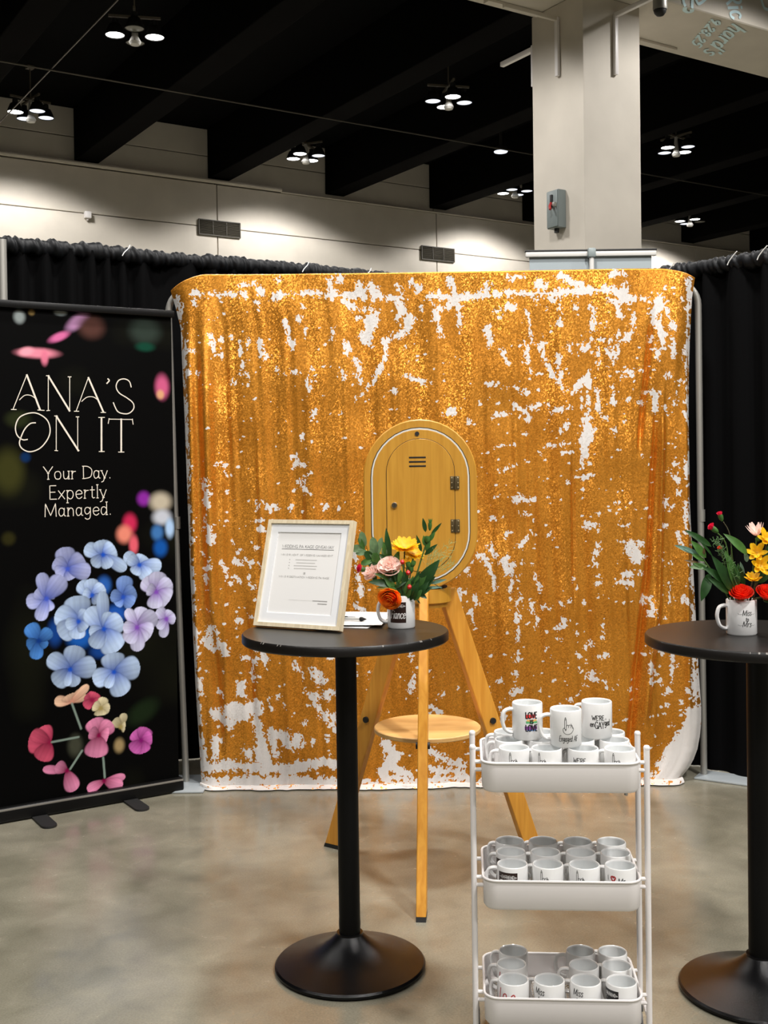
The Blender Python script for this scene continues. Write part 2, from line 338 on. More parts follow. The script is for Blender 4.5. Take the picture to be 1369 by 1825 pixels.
# back wall: backing slab and raised precast panels
wb = struct('wall_back', MB().box((6, 22.35, 4.35), (62, .3, 8.7)), m_joint)
ts = [-25, -18.35, -12.7, -7.05, -1.4, 4.25, 9.9, 15.55, 21.2, 24.4, 30.05, 36.9]
for (z0, z1, wf) in [(0, 3.3, 22.0), (3.3, 6.62, 22.0), (6.62, 7.53, 22.0), (7.53, 8.13, 22.12), (8.13, 8.7, 22.12)]:
    for a, b in zip(ts[:-1], ts[1:]):
        MB().box(((a + b) / 2, (wf + 22.2) / 2, (z0 + z1) / 2), (b - a - .022, 22.2 - wf, z1 - z0 - .018), bev=.006, seg=1).build('panel', m_wall, wb, False)
struct('trim_1', MB().tube([(-25, 21.95, 7.575), (11.4, 21.95, 7.575)], .045, 8).tube([(11.4, 21.97, 7.54), (36, 21.97, 7.54)], .022, 6), m_wall, smooth=True)
struct('wall_left', MB().box((-25, 4, 4.35), (.3, 44, 8.7)), m_wall)
struct('wall_right', MB().box((37, 4, 4.35), (.3, 44, 8.7)), m_wall)
struct('wall_front', MB().box((6, -17.9, 4.35), (62, .3, 8.7)), m_wall)
# concrete girder on a square pillar
gi = struct('girder', MB().box((6, 10.02, 7.84), (61, 1.18, 1.73), bev=.012, seg=1), m_wall)
tr = MB().box((9.7, 10.47, 6.955), (3.1, .1, .03)).build('soffit_strip', m_wall, gi, False)
pi_ = struct('pillar', MB().box((9.403, 10.165, 3.485), (.9035, .9035, 6.97), bev=.012, seg=2), m_wall, smooth=True)

def hthing(name, label, cat, t, w, z, group=None):
    return thing(name, label, cat, hall(t, w, z), HALL_ROT, group)
# air grilles in the back wall
for (t0, z0, lab) in [(9.94, 6.60, 'dark rectangular air grille in the cream back wall, left of the two'), (15.57, 6.56, 'dark rectangular air grille in the cream back wall, right of the two beside the pillar')]:
    g = hthing('air_grille', lab, 'vent', t0, 21.995, z0 - .16, 'air grilles in the back wall')
    MB().box((0, -.004, .16), (.93, .02, .31)).build('backing', m_dark, g, False)
    f = MB()
    for (c, d) in [((0, -.02, .005), (.95, .03, .02)), ((0, -.02, .315), (.95, .03, .02)), ((-.47, -.02, .16), (.02, .03, .31)), ((.47, -.02, .16), (.02, .03, .31)), ((-.155, -.02, .16), (.012, .03, .31)), ((.155, -.02, .16), (.012, .03, .31))]: f.box(c, d)
    f.build('frame', m_vent, g, False)
    sm = MB().box((0, 0, 0), (.92, .022, .012), mat=Matrix.Rotation(.6, 4, 'X')).mesh('slat', m_vent, False)
    for i in range(9):
        s = link('slat', sm, g); s.location = (0, -.02, .035 + i * .031)
g = hthing('wall_speaker', 'small white box high on the back wall, above the black drape at left', 'box', 7.1, 21.99, 6.52)
MB().box((0, -.05, .06), (.13, .1, .13), bev=.012).build('housing', m_cart, g)
MB().box((0, -.03, -.02), (.04, .04, .05), bev=.005).build('bracket', m_cart, g)

# high bay clusters
mb = MB(); mb.lathe([(.135, 0), (.14, .005), (.125, .06), (.085, .15), (.05, .17), (.045, .24), (.0, .24)], 20, capb=False, capt=False)
shade_me = mb.mesh('lamp_shade', m_shade)
lens_me = {k: MB().lathe([(.0, .0), (.09, .002), (.132, .012)], 20, capb=False, capt=False).mesh('lens', mm) for k, mm in (('on', m_lamp), ('dim', m_lampdim), ('off', m_lampoff))}
arm_me = MB().box((0, 0, .3), (.74, .035, .035)).box((0, 0, .3), (.035, .74, .035)).tube([(0, 0, .3), (0, 0, .85)], .012, 6).box((0, 0, .86), (.12, .12, .05)).mesh('cross_arm', m_bracket, False)
sen_me = MB().lathe([(.0, -.10), (.07, -.10), (.09, -.06), (.05, .02), (.03, .3)], 12, capb=True, capt=False).mesh('sensor_cone', m_alu)
pats = [('on', 'off', 'on', 'off'), ('on', 'dim', 'dim', 'dim'), ('on', 'on', 'on', 'dim'), ('dim', 'on', 'dim', 'on'), ('on', 'dim', 'on', 'dim'), ('dim', 'on', 'dim', 'dim'), ('on', 'dim', 'off', 'on')]
llab = ['four-lamp ceiling cluster with two lit lamps, nearest one at top left under black ceiling', 'four-lamp ceiling cluster at far left edge before the cream wall', 'four-lamp ceiling cluster hanging before the back wall, over the left air grille',
        'four-lamp ceiling cluster left of the cream pillar, brightest of that side', 'four-lamp ceiling cluster right of the pillar under black ceiling', 'small distant ceiling cluster just left of the pillar, above the grey switch box', 'farthest small ceiling cluster at right, above the right black drape']
def lamp_light(t, w, k=1.0):
    l = bpy.data.lights.new('high_bay_light', 'SPOT'); l.energy = LAMP_POWER * k; l.color = LAMP_COLOR
    l.spot_size = math.radians(142); l.spot_blend = .16; l.shadow_soft_size = .30
    o = bpy.data.objects.new('high_bay_light', l); COL.objects.link(o); o.location = hall(t, w, LAMP_Z - .13)
for i, (t, w, k) in enumerate([(a, b, .95 if b > 18 else .8) for a, b in LAMPS_SEEN] + LAMPS_OVERHEAD):
    lamp_light(t, w, k)
    if i < len(LAMPS_SEEN):
        c = thing('ceiling_lamp_cluster', llab[i], 'ceiling light', hall(t, w, LAMP_Z), .2 + .5 * (i % 3), 'high bay lamp clusters')
        link('cross_arm', arm_me, c); link('sensor_cone', sen_me, c)
        for j, (x, y) in enumerate([(-.28, 0), (0, .28), (.28, 0), (0, -.28)]):
            s = link('lamp_shade', shade_me, c); s.location = (x, y, .02)
            q = link('lens', lens_me[pats[i][j]], s)
# small single lamp, conduits under the beams
c = hthing('ceiling_lamp', 'single small ceiling lamp just left of the pillar', 'ceiling light', 14.24, 17.88, 7.8)
MB().lathe([(.0, 0), (.13, .004), (.14, .02)], 16, capb=False, capt=False).build('lens', m_lampdim, c)
MB().lathe([(.14, .02), (.12, .1), (.03, .14), (.02, .8), (0, .8)], 16, capb=False, capt=False).build('housing', m_shade, c)
def conduit(label, p, q, r):
    o = MB().tube([p, q], r, 8).build('conduit', m_cable); o.rotation_euler = (0, 0, HALL_ROT)
    return tag(o, label, 'pipe')
conduit('long thin metal conduit crossing under the dark beams parallel to the back wall', (-12, 17.1, 7.60), (36, 17.1, 7.60), .014)
conduit('thin cable run above the top left lamp cluster, running towards the back wall', (5.05, 8, 7.62), (5.0, 21.9, 7.62), .012)

# things fixed to the pillar
g = hthing('camera_bracket', 'white bracket arm with dome camera near pillar top, on the right face', 'camera mount', 9.44, 9.712, 6.1)
MB().box((0, -.022, .34), (.055, .04, .70), bev=.008).build('wall_bar', m_cart, g)
MB().box((0, -.56, .68), (.05, 1.1, .055), bev=.008).build('arm', m_cart, g)
d = MB().lathe([(.075, .0), (.08, .02), (.078, .12), (.04, .15), (.0, .15)], 16, c=(0, -.72, .50), capb=False, capt=False).build('dome_housing', m_steel, g)
MB().lathe([(.0, -.07), (.04, -.06), (.065, -.03), (.07, 0)], 16, c=(0, -.72, .50), capb=False, capt=False).build('dome_lens', m_blk, d)
g = hthing('wall_bracket', 'white bracket bar near the pillar top, on the left face', 'bracket', 8.95, 10.13, 6.12)
MB().box((-.022, 0, .34), (.04, .055, .69), bev=.008).build('wall_bar', m_cart, g)
MB().box((-.42, 0, .66), (.8, .045, .045), bev=.008).build('arm', m_wall, g)
g = hthing('wall_bracket', 'white bracket arm sticking out to the left behind the pillar', 'bracket', 8.99, 10.617, 6.2)
MB().box((0, .022, .2), (.05, .04, .5), bev=.008).build('wall_bar', m_cart, g)
MB().box((0, .33, .40), (.06, .6, .06), bev=.008).build('arm', m_cart, g)
g = hthing('switch_box', 'grey electrical switch box with red handle on the pillar', 'switch box', 8.95, 10.13, 4.33)
MB().box((-.06, 0, .22), (.12, .2, .44), bev=.008).build('housing', m_box, g)
MB().box((-.125, 0, .22), (.012, .185, .42), bev=.004).build('door', m_box, g)
MB().box((-.14, .0, .31), (.02, .035, .15), bev=.004).build('handle_plate', m_blk, g)
MB().tube([(-.14, .0, .29), (-.19, -.03, .24), (-.2, -.05, .20)], .016, 8).build('handle', m_red, g)
MB().box((-.15, -.07, .26), (.05, .03, .05), bev=.006).build('latch', m_steel, g)
MB().tube([(-.06, 0, 0), (-.06, 0, -.05)], .03, 10).build('conduit_fitting', m_blk, g)
# projected light lettering, painted as pale strokes on the girder soffit and near face
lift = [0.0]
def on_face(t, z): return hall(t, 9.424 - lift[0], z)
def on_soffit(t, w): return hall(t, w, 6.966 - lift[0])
PRJ = thing('painted_projection', 'pale blue handwritten words and date painted on the concrete girder in place of projected light', 'painted projection', hall(11.2, 9.43, 6.97))
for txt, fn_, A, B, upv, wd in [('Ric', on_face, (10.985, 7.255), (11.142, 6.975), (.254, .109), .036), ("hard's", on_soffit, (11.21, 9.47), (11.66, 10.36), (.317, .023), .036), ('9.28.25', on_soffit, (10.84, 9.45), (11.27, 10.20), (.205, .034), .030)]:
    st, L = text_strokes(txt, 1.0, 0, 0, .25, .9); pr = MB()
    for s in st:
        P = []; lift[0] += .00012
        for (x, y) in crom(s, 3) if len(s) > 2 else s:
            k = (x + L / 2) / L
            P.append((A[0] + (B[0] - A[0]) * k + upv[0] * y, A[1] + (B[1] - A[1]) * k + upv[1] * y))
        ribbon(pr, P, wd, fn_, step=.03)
    tag(pr.build('word', m_painted_proj, PRJ, False), kind='stuff')
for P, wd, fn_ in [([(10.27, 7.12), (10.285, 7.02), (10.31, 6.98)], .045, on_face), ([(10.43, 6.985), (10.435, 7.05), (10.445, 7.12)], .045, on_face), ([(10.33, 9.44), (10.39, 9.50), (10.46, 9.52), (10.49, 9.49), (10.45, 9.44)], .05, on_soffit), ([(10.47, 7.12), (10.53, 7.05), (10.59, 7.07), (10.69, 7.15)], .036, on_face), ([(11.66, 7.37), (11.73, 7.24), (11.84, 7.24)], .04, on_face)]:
    lift[0] += .00012; pr = MB(); ribbon(pr, crom(P, 5), wd, fn_, step=.03); pr.build('flourish', m_painted_proj, PRJ, False)
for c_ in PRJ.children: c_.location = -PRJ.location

# grey roll-up stand seen from behind, beyond the drapes
g = thing('banner_stand', 'grey back of a tall roll-up stand standing before the pillar, behind the drapes', 'banner', (1.373, 7.4, 0))
MB().box((0, .012, 1.50), (.80, .004, 2.86)).build('sheet', m_grey, g, False)
MB().box((0, .0, 2.945), (.855, .03, .035), bev=.006).build('top_rail', m_alu, g)
MB().box((0, .0, 2.966), (.86, .035, .012), bev=.003).build('rail_clip', m_blk, g)
MB().tube([(0, -.03, .03), (0, -.03, 2.92)], .016, 10).build('pole', m_alu, g)
MB().box((0, -.03, 2.945), (.05, .05, .06), bev=.008).build('hook', m_box, g)
MB().box((0, 0, .05), (.88, .16, .10), bev=.02).build('cassette', m_steel, g)

# black pipe and drape, pleated cloth gathered on the rail
def vnoise(seed, n=512):
    r = np.random.default_rng(seed).random(n)
    def f(x):
        i = np.floor(x).astype(int); t = x - i; t = t * t * (3 - 2 * t); return r[i % n] * (1 - t) + r[(i + 1) % n] * t
    return f
def grid_faces(nu, nv):
    i = np.arange(nu - 1)[:, None] * nv; j = np.arange(nv - 1)[None, :]
    a = (i + j).ravel(); return np.stack([a, a + nv, a + nv + 1, a + 1], 1)
def grid_obj(name, V, nu, nv, m, parent=None, smooth=True, attrs=None):
    me = bpy.data.meshes.new(name); F = grid_faces(nu, nv)
    me.vertices.add(len(V)); me.vertices.foreach_set('co', V.astype(np.float32).ravel())
    me.loops.add(F.size); me.loops.foreach_set('vertex_index', F.astype(np.int32).ravel())
    me.polygons.add(len(F)); me.polygons.foreach_set('loop_start', np.arange(0, F.size, 4, dtype=np.int32))
    me.update(calc_edges=True); me.polygons.foreach_set('use_smooth', np.full(len(F), smooth))
    me.materials.append(m)
    if attrs:
        for k, a in attrs.items():
            if a.ndim == 1: me.attributes.new(k, 'FLOAT', 'POINT').data.foreach_set('value', a.astype(np.float32))
            else:
                c = np.ones((len(a), 4), np.float32); c[:, :3] = a; me.attributes.new(k, 'FLOAT_COLOR', 'POINT').data.foreach_set('color', c.ravel())
    me.validate(); return link(name, me, parent)
def drape(label, p0, p1, ztop, seed):
    """p0, p1 plan points; the visible side is to the right of p0->p1"""
    p0 = Vector(p0); p1 = Vector(p1); L = (p1 - p0).length; d = (p1 - p0) / L
    o = thing('drape', label, 'drape', (p0.x, p0.y, 0), math.atan2(d.y, d.x), 'black pipe and drape walls')
    nu = int(L / .014); nv = 40; f = vnoise(seed); g = vnoise(seed + 1); h = vnoise(seed + 2)
    s = np.linspace(0, L, nu)[:, None]; v = np.linspace(0, 1, nv)[None, :]
    z = .004 + (ztop - .042) * (1 - v) + 0 * s
    amp = .028 * (1 - .35 * v); y = amp * np.sin(2 * PI * (s / .13 + 1.3 * f(s / .35) + .25 * v * (g(s / .5) - .5))) + .02 * (h(s / .21) - .5)
    V = np.stack([s + 0 * v, y, z], -1).reshape(-1, 3)
    grid_obj('curtain', V, nu, nv, m_drape, o)
    # gathered header sleeve round the rail
    nu = int(L / .006); na = 22; s = np.linspace(0, L, nu)[:, None]; a = np.linspace(-.5 * PI, 1.5 * PI, na)[None, :]
    r = .020 + .013 * f(s / .016 + 1.2 * np.sin(a)) + .006 * g(s / .010 + 40 + 1.0 * np.cos(a)) + .006 * h(s / .06 + 3)
    yy = r * np.cos(a); zz = ztop - .040 + r * np.sin(a) * 1.25 + .006 * (f(s / .3) - .5)
    V = np.stack([s + .006 * (g(a * 2 + s / .02) - .5), yy, zz], -1).reshape(-1, 3)
    grid_obj('header_sleeve', V, nu, na, m_ruff, o)
    MB().tube([(0, 0, ztop - .045), (L, 0, ztop - .045)], .02, 8).build('rail', m_steel, o)
    return o
dl = drape('black drape wall at left, behind the flower banner and gold backdrop', (-2.75, 5.04), (.58, 7.155), 2.745, 11)
dr = drape('black drape wall at right, behind the right tall table', (.60, 7.15), (2.46, 4.69), 2.605, 21)
def zip_tie(par, s, z, lean):
    MB().tube([(s + lean * .7, -.045, z + .03), (s + .012, -.045, z + .012), (s - .012, -.045, z - .012), (s - .022, -.045, z - .03)], .0026, 5).build('cable_tie', m_zip, par)
for s in (1.66, 2.72, 3.14): zip_tie(dl, s, 2.72, .03)
for s in (1.55, 1.93, 2.1): zip_tie(dr, s, 2.58, .05)
g = thing('drape_upright', 'pale upright pole at the left edge, in front of the black drape', 'pole', (-1.83, 5.47, 0))
MB().tube([(0, 0, .005), (0, 0, 2.70)], .021, 14).build('pole', m_steel, g)
MB().box((0, .0, .004), (.4, .3, .008), bev=.002).build('base_plate', m_plate, g)

# ================================================================== sequin backdrop
PATCH = [[28,-932,2439,-801,2432,-671,2430],[45,-610,2475,-581,2434],[14,-690,2481,-640,2475],[35,-521,2418,-401,2432,-300,2430],[35,-270,2420,-170,2419,-40,2417],[40,-40,2417,60,2405],[35,-259,2490,-241,2409],[40,-199,2509,-199,2489],[50,-109,2478,-90,2407],[45,-39,2457,-40,2397],[40,81,2465,100,2405],[45,151,2484,191,2443],[35,231,2413,330,2412],[25,-500,2493],[50,-1002,2420,-993,2370],[28,-922,2404],[22,-612,2390,-602,2360],[20,-382,2361],[40,-186,2399,-141,2358],[20,-412,2332,-403,2302],[26,-473,2293,-459,2233,-440,2172],[15,-378,2251,-374,2211],[25,-243,2270,-238,2239],[25,-254,2210],[35,-81,2347,-51,2347],[18,-112,2308],[75,-42,2307,-57,2257,-78,2207],[40,-98,2222,-68,2182],[45,90,2385,109,2335,79,2305],[65,139,2314,118,2255],[55,118,2250,57,2210],[40,57,2210,12,2186,16,2136],[26,16,2136,-5,2066,-36,2011],[16,-36,2011,-87,1947,-136,1902],[25,168,2244],[25,260,2363,269,2302],[22,279,2252,293,2207],[30,200,2358],[28,-174,2179,-169,2128],[26,-135,2108,-110,2067,-131,2023,-106,1992],[20,-196,2054,-196,2014],[15,-367,2001,-363,1961],[15,-346,2071,-336,2031],[18,-840,2228,-821,2127],[15,-783,2217,-788,2127],[20,-695,2196,-694,2126],[14,-655,2205,-660,2165],[14,-686,2106,-679,2045],[12,-652,2035,-658,1985],[24,-610,2195,-591,2134],[28,-561,2119],[12,-501,2123],[24,-517,2058,-487,2028],[14,-446,2052,-411,2047],[25,-728,1996],[20,-966,2170,-911,2144],[35,-948,2049],[18,-903,2043],[25,-985,1929,-976,1909],[40,-968,1759,-969,1688],[15,-987,2110,-990,1970],[30,-975,1648,-972,1548],[25,-968,1467,-967,1237],[35,-877,1526,-873,1456,-869,1355,-861,1265],[25,-825,1314],[20,-825,1596],[18,-785,1595],[40,-846,1254],[24,125,2019,165,1999,225,1988],[20,54,1945],[18,121,2094],[15,132,1814],[15,117,2154],[12,-329,1860,-360,1820],[15,-198,1858],[14,-251,1668],[20,-443,1631,-428,1600,-454,1571],[18,-428,1600,-383,1590],[24,-410,1500,-395,1469,-365,1449],[20,-425,1505,-390,1504],[22,-391,1731,-391,1710],[14,-351,1705],[14,-382,1665],[12,-364,1549],[30,-562,1386,-537,1386],[18,-553,1361,-548,1326],[18,-659,1317,-599,1321],[30,-609,1281],[22,-291,1377],[12,-221,1378],[10,-627,1422,-626,1382],[12,-597,1412],[12,-457,1380],[25,-142,1260],[12,-766,1535],[15,-814,1641],[40,336,2491,375,2391,334,2362],[40,335,2406,525,2409,676,2417],[38,676,2415,856,2414,1017,2427,1177,2430],[40,516,2479,516,2429],[30,617,2492,707,2496],[50,767,2465,796,2445],[40,826,2395,846,2384],[35,877,2504,967,2453],[30,1128,2505,1198,2504],[70,1157,2420,1197,2389],[45,1187,2450,1197,2379],[45,1116,2381,1166,2370],[25,1161,2340,1171,2300],[28,365,2371,384,2301,388,2241],[20,283,2252,297,2212],[30,284,2342],[30,569,2328],[45,620,2358,645,2347],[20,574,2298],[24,705,2346,724,2286,743,2176],[25,746,2396,765,2365],[22,876,2354,874,2254],[25,951,2343],[28,1036,2342,1035,2262,1029,2197],[14,1049,2187,1094,2176],[26,1014,2152,973,2143],[16,984,2167,893,2154],[30,918,2143],[35,1160,2230,1154,2140,1138,2080],[30,1124,2180,1205,2179],[30,1215,2209],[18,1241,2309,1225,2219],[22,1237,2389,1297,2383],[18,1094,2141,1123,2090],[14,1105,2251],[14,1064,2141,1063,2111],[14,1068,2081,1063,2051],[12,1108,2051],[26,523,2249,527,2159],[18,582,2148,617,2077],[18,693,2176,713,2156],[28,708,2136,726,2036],[24,789,2215,778,2145,802,2075,861,1984],[24,872,2014,881,1943],[22,863,2104,862,2054],[40,1007,2012,972,1972,941,1933],[40,1007,1982,1012,1952],[10,976,1912,975,1852],[22,1051,1931,1065,1821],[25,1011,1902,1005,1821],[50,1005,1791,1004,1766],[72,1001,1751,997,1691],[42,990,1671,988,1621],[20,982,1621,977,1561],[18,1122,1950,1141,1850],[22,1197,1889],[16,1163,2030,1223,2029],[20,1173,2005,1228,2004],[22,1273,2038],[14,510,1974,570,1973],[14,600,1962,680,1951],[35,690,1946,720,1936],[30,700,1926],[36,654,1871,699,1836,719,1805],[22,709,1856,770,1865],[24,840,1839,910,1843],[18,810,1869],[16,930,1843],[10,538,1823,624,1830],[14,809,1784,839,1774],[35,889,1763],[18,869,1733],[22,698,1720],[34,1130,1739],[16,1090,1805],[12,1180,1769],[40,1272,1873],[30,1333,1937,1337,1837],[25,1302,1918,1373,1927],[20,1438,1926,1442,1865],[14,1387,1856,1397,1816],[62,1367,2377,1336,2308],[45,1341,2297,1365,2227],[32,1365,2227,1375,2147],[35,1467,2376],[24,1406,2317,1426,2236,1429,2106],[35,1385,2207],[18,1325,2178,1359,2067],[42,1518,2475,1522,2375],[30,1517,2375,1504,2245],[18,1504,2245,1499,2075],[14,1499,2075,1503,1875,1506,1674],[25,1403,2006],[16,1458,1975],[12,1429,1575,1460,1574],[35,1480,1564,1494,1493],[22,1439,1504,1458,1423],[35,1478,1373,1487,1232],[25,1387,1384],[10,1399,1535],[18,1306,1295],[20,1376,1264],[16,1436,1232],[10,546,1667,637,1676],[20,767,1636],[14,797,1666,868,1668],[10,878,1678,928,1674],[16,877,1632,938,1637],[14,565,1536,651,1575],[20,951,1511,997,1510],[22,1032,1518],[14,911,1481],[12,986,1450],[28,649,1410,734,1403],[28,688,1339],[25,532,1311],[18,558,1421],[14,654,1445],[20,743,1308],[40,999,1279,1044,1278],[18,1050,1328],[16,803,1231],[12,1160,1267,1195,1268],[10,1146,1387],[14,1269,1602],[35,328,1846,343,1841],[20,302,1836],[12,417,1789],[20,514,1908],[14,479,1879],[20,-967,1217,-954,1086],[28,-958,1086,-962,934],[38,-955,934,-950,732],[46,-950,732,-954,530],[60,-952,530,-945,328],[40,-846,1230],[30,-761,1224],[18,-716,1178],[18,-898,1160],[18,-863,1125,-880,1034],[22,-803,1119,-779,1063,-764,1012],[30,-754,1048,-714,1017],[12,-743,1123,-713,1107],[26,-657,1112],[26,-679,1036,-659,986],[12,-687,1127],[16,-631,1182],[20,-622,1101],[30,-722,830],[20,-887,883],[20,-666,845],[50,-859,802,-870,721],[30,-839,781],[40,-820,720,-790,659],[30,-900,732,-850,691],[40,-800,710],[35,-710,638,-650,627],[20,-670,607,-663,536],[25,-639,688],[24,-604,667,-595,586],[22,-569,626],[18,-458,635,-429,574,-415,523],[40,-378,583,-344,522],[16,-400,482],[20,-328,562,-304,531],[30,-277,652],[30,-330,451,-310,461],[60,-722,507,-723,466],[106,-775,376,-694,375,-654,395],[70,-645,324,-626,222],[90,-626,222,-608,90],[60,-856,367,-776,325],[25,-582,444,-573,383],[20,-532,443],[30,-492,402],[25,-413,320],[40,-380,462,-331,380,-271,339],[30,-269,470],[60,-555,262,-515,241,-455,199,-444,250],[50,-575,282,-556,170],[40,-374,229],[30,-303,238],[50,-848,245,-859,154],[30,-824,478],[24,-892,590],[20,-923,540,-924,479],[16,-802,579],[60,-951,105,-779,113,-628,100,-477,88,-325,127,-244,115],[50,-929,186,-920,145],[50,-707,183,-682,162],[66,-952,24,-578,39,-245,24],[34,-153,1155,-130,1034,-121,953],[20,-147,893,-112,872],[18,-75,972],[12,126,657,117,600],[26,133,542,112,461],[18,112,461,99,436],[20,-91,562],[16,246,426,279,450],[33,205,394,261,368],[24,245,336],[24,212,361],[57,-10,216,30,158],[73,30,158,-20,77],[65,13,101,94,59],[41,202,172,291,122,372,96],[41,209,82,372,63],[41,-21,44,167,33,396,38],[16,646,773,653,699],[20,644,625],[16,635,544],[28,451,526],[12,565,512],[23,655,478,597,429],[20,491,431,490,382],[24,588,339,563,290],[15,393,719],[24,-356,590,-316,524],[33,-358,459,-301,442],[41,-359,402,-287,327,-263,277],[24,-296,229],[27,1389,1391,1394,1366],[12,1408,1342],[22,1381,1263],[19,1436,1230,1455,1191,1474,1167],[12,1405,1231],[53,1232,1166,1246,1117],[19,1266,1107],[19,1357,1101],[19,1401,1076],[11,1415,1047],[29,1476,1360,1490,1326],[17,1499,1302,1499,1220],[29,1511,1036,1520,939],[29,1496,963],[11,1400,984],[10,1402,967],[11,1402,943],[14,1401,906,1404,877],[34,1476,896],[24,1515,866,1519,798],[24,1293,903,1317,888],[19,1268,904],[29,1331,859,1292,821],[17,1311,1309],[16,1297,653],[16,1336,675],[24,1362,639],[16,1389,619],[22,1411,641,1410,570],[16,1410,570,1410,483],[22,1302,588,1302,528,1301,479],[19,1351,587,1340,539,1301,517],[24,1345,500,1301,490],[16,1203,464],[11,1144,487],[22,1398,451],[10,1371,429],[22,1488,449],[15,1458,401],[22,1413,276],[11,1294,327],[8,1384,386],[16,1320,226],[19,1333,182],[14,1412,205,1415,178],[14,1385,157],[27,1517,645,1521,514],[38,1523,514,1525,351],[54,1530,351,1533,242],[97,1505,193,1455,145],[81,1433,129,1390,102],[54,1368,97,1346,81],[38,1467,210],[49,1291,33,1454,36,1498,79],[32,668,1181,709,1236],[24,717,1252,741,1236],[16,600,1230],[19,797,1231],[32,999,1261,1039,1256],[28,507,1183,547,1134],[56,587,1109,602,1053],[40,618,1085,626,1036],[21,626,1036,617,972,618,907],[32,466,1127,506,1094],[32,506,1094,529,1029],[34,533,1021,540,957],[16,434,1111,393,1055],[13,360,1032],[14,417,1031],[16,654,1003,653,931],[23,653,923,648,818],[24,646,810,650,705],[14,675,1096],[10,723,1091,747,1091],[16,739,1043,742,1002],[18,746,986,770,961],[26,725,893,722,833],[19,748,808,748,776],[13,777,873,809,874],[27,359,959,359,903],[16,399,950],[18,431,926,447,893],[13,366,874],[16,390,846,422,861],[19,426,837,430,809],[16,616,863],[19,1046,1175,1042,1143],[18,1025,1119,1029,1071],[13,1041,1022],[18,1040,986],[11,1047,917],[13,932,1008],[11,931,971],[18,866,887],[11,906,895],[16,975,886],[32,873,807],[19,885,782,836,763],[13,792,751],[16,864,711],[11,836,714],[14,937,749,953,729,973,737],[10,949,789],[13,1066,747,1066,723],[10,1065,780],[68,1199,1173,1223,1124,1247,1108],[32,1151,1190,1263,1176],[24,1255,1112,1279,1108],[24,1165,1028,1214,1028],[13,1222,1028,1262,1031],[24,1141,997,1213,983],[19,1189,1012,1205,980],[11,646,648],[24,645,620],[19,638,547],[40,451,530,458,513],[24,976,664,1005,688],[16,952,628,976,619],[16,947,575],[27,1044,626,1085,634],[11,987,546,1048,546],[14,991,526,1055,513,1071,501],[11,982,482],[10,1079,474],[13,1140,488],[11,950,458],[32,595,439,619,446,660,470],[26,490,432,489,359],[32,577,342,569,301],[21,905,414],[11,752,457],[16,658,1036],[40,1301,906],[28,1269,898],[36,1317,857,1288,813],[16,1200,454],[13,388,720],[10,563,512],[10,795,666],[10,810,622]]
PATCH += [[130, 1520, 330, 1500, 180], [200, 1490, 190, 1420, 60], [90, 1540, 240, 1500, 80]]
def smooth_noise(nx, nz, cell, seed):
    """value noise on a grid of nx x nz samples, feature size given in samples (cu, cv)"""
    cu, cv = cell; r = np.random.default_rng(seed); gx = int(nx / cu) + 3; gz = int(nz / cv) + 3; G = r.random((gx, gz))
    u = np.arange(nx) / cu; v = np.arange(nz) / cv; i = u.astype(int); j = v.astype(int); fu = (u - i)[:, None]; fv = (v - j)[None, :]
    fu = fu * fu * (3 - 2 * fu); fv = fv * fv * (3 - 2 * fv)
    return (G[i][:, j] * (1 - fu) + G[i + 1][:, j] * fu) * (1 - fv) + (G[i][:, j + 1] * (1 - fu) + G[i + 1][:, j + 1] * fu) * fv
BY = 5.545
def interp(pts, z): pts = sorted(pts); return np.interp(z, [p[0] for p in pts], [p[1] for p in pts])
LEFT = [(2.46, -1.043), (2.38, -1.02), (2.27, -.995), (1.8, -.982), (1.4, -.972), (.7, -.955), (.3, -.942), (0, -.93)]
RIGHT = [(2.49, 1.553), (2.39, 1.537), (2.17, 1.523), (1.8, 1.513), (1.4, 1.512), (.9, 1.533), (.5, 1.553), (.36, 1.562), (.28, 1.561), (.21, 1.553), (.15, 1.540), (.10, 1.520), (.06, 1.496), (.03, 1.470), (0, 1.445)]
NU, NF, NW, NH = 840, 820, 16, 26
u = np.linspace(0, 1, NU)[:, None]
vz = np.concatenate([np.full(NW, 0.0), np.linspace(0, 1, NF), np.full(NH, 1.0)])[None, :]
xt = -1.043 + u * 2.596
ztop = 2.530 - .008 * u - .068 * np.clip((.07 - u) / .07, 0, 1) ** 1.6 - .036 * np.clip((u - .93) / .07, 0, 1) ** 1.5 - .004 * np.sin(u * 5)
z = ztop * (1 - vz) + .012 * vz
x = interp(LEFT, z) * (1 - u) + interp(RIGHT, z) * u
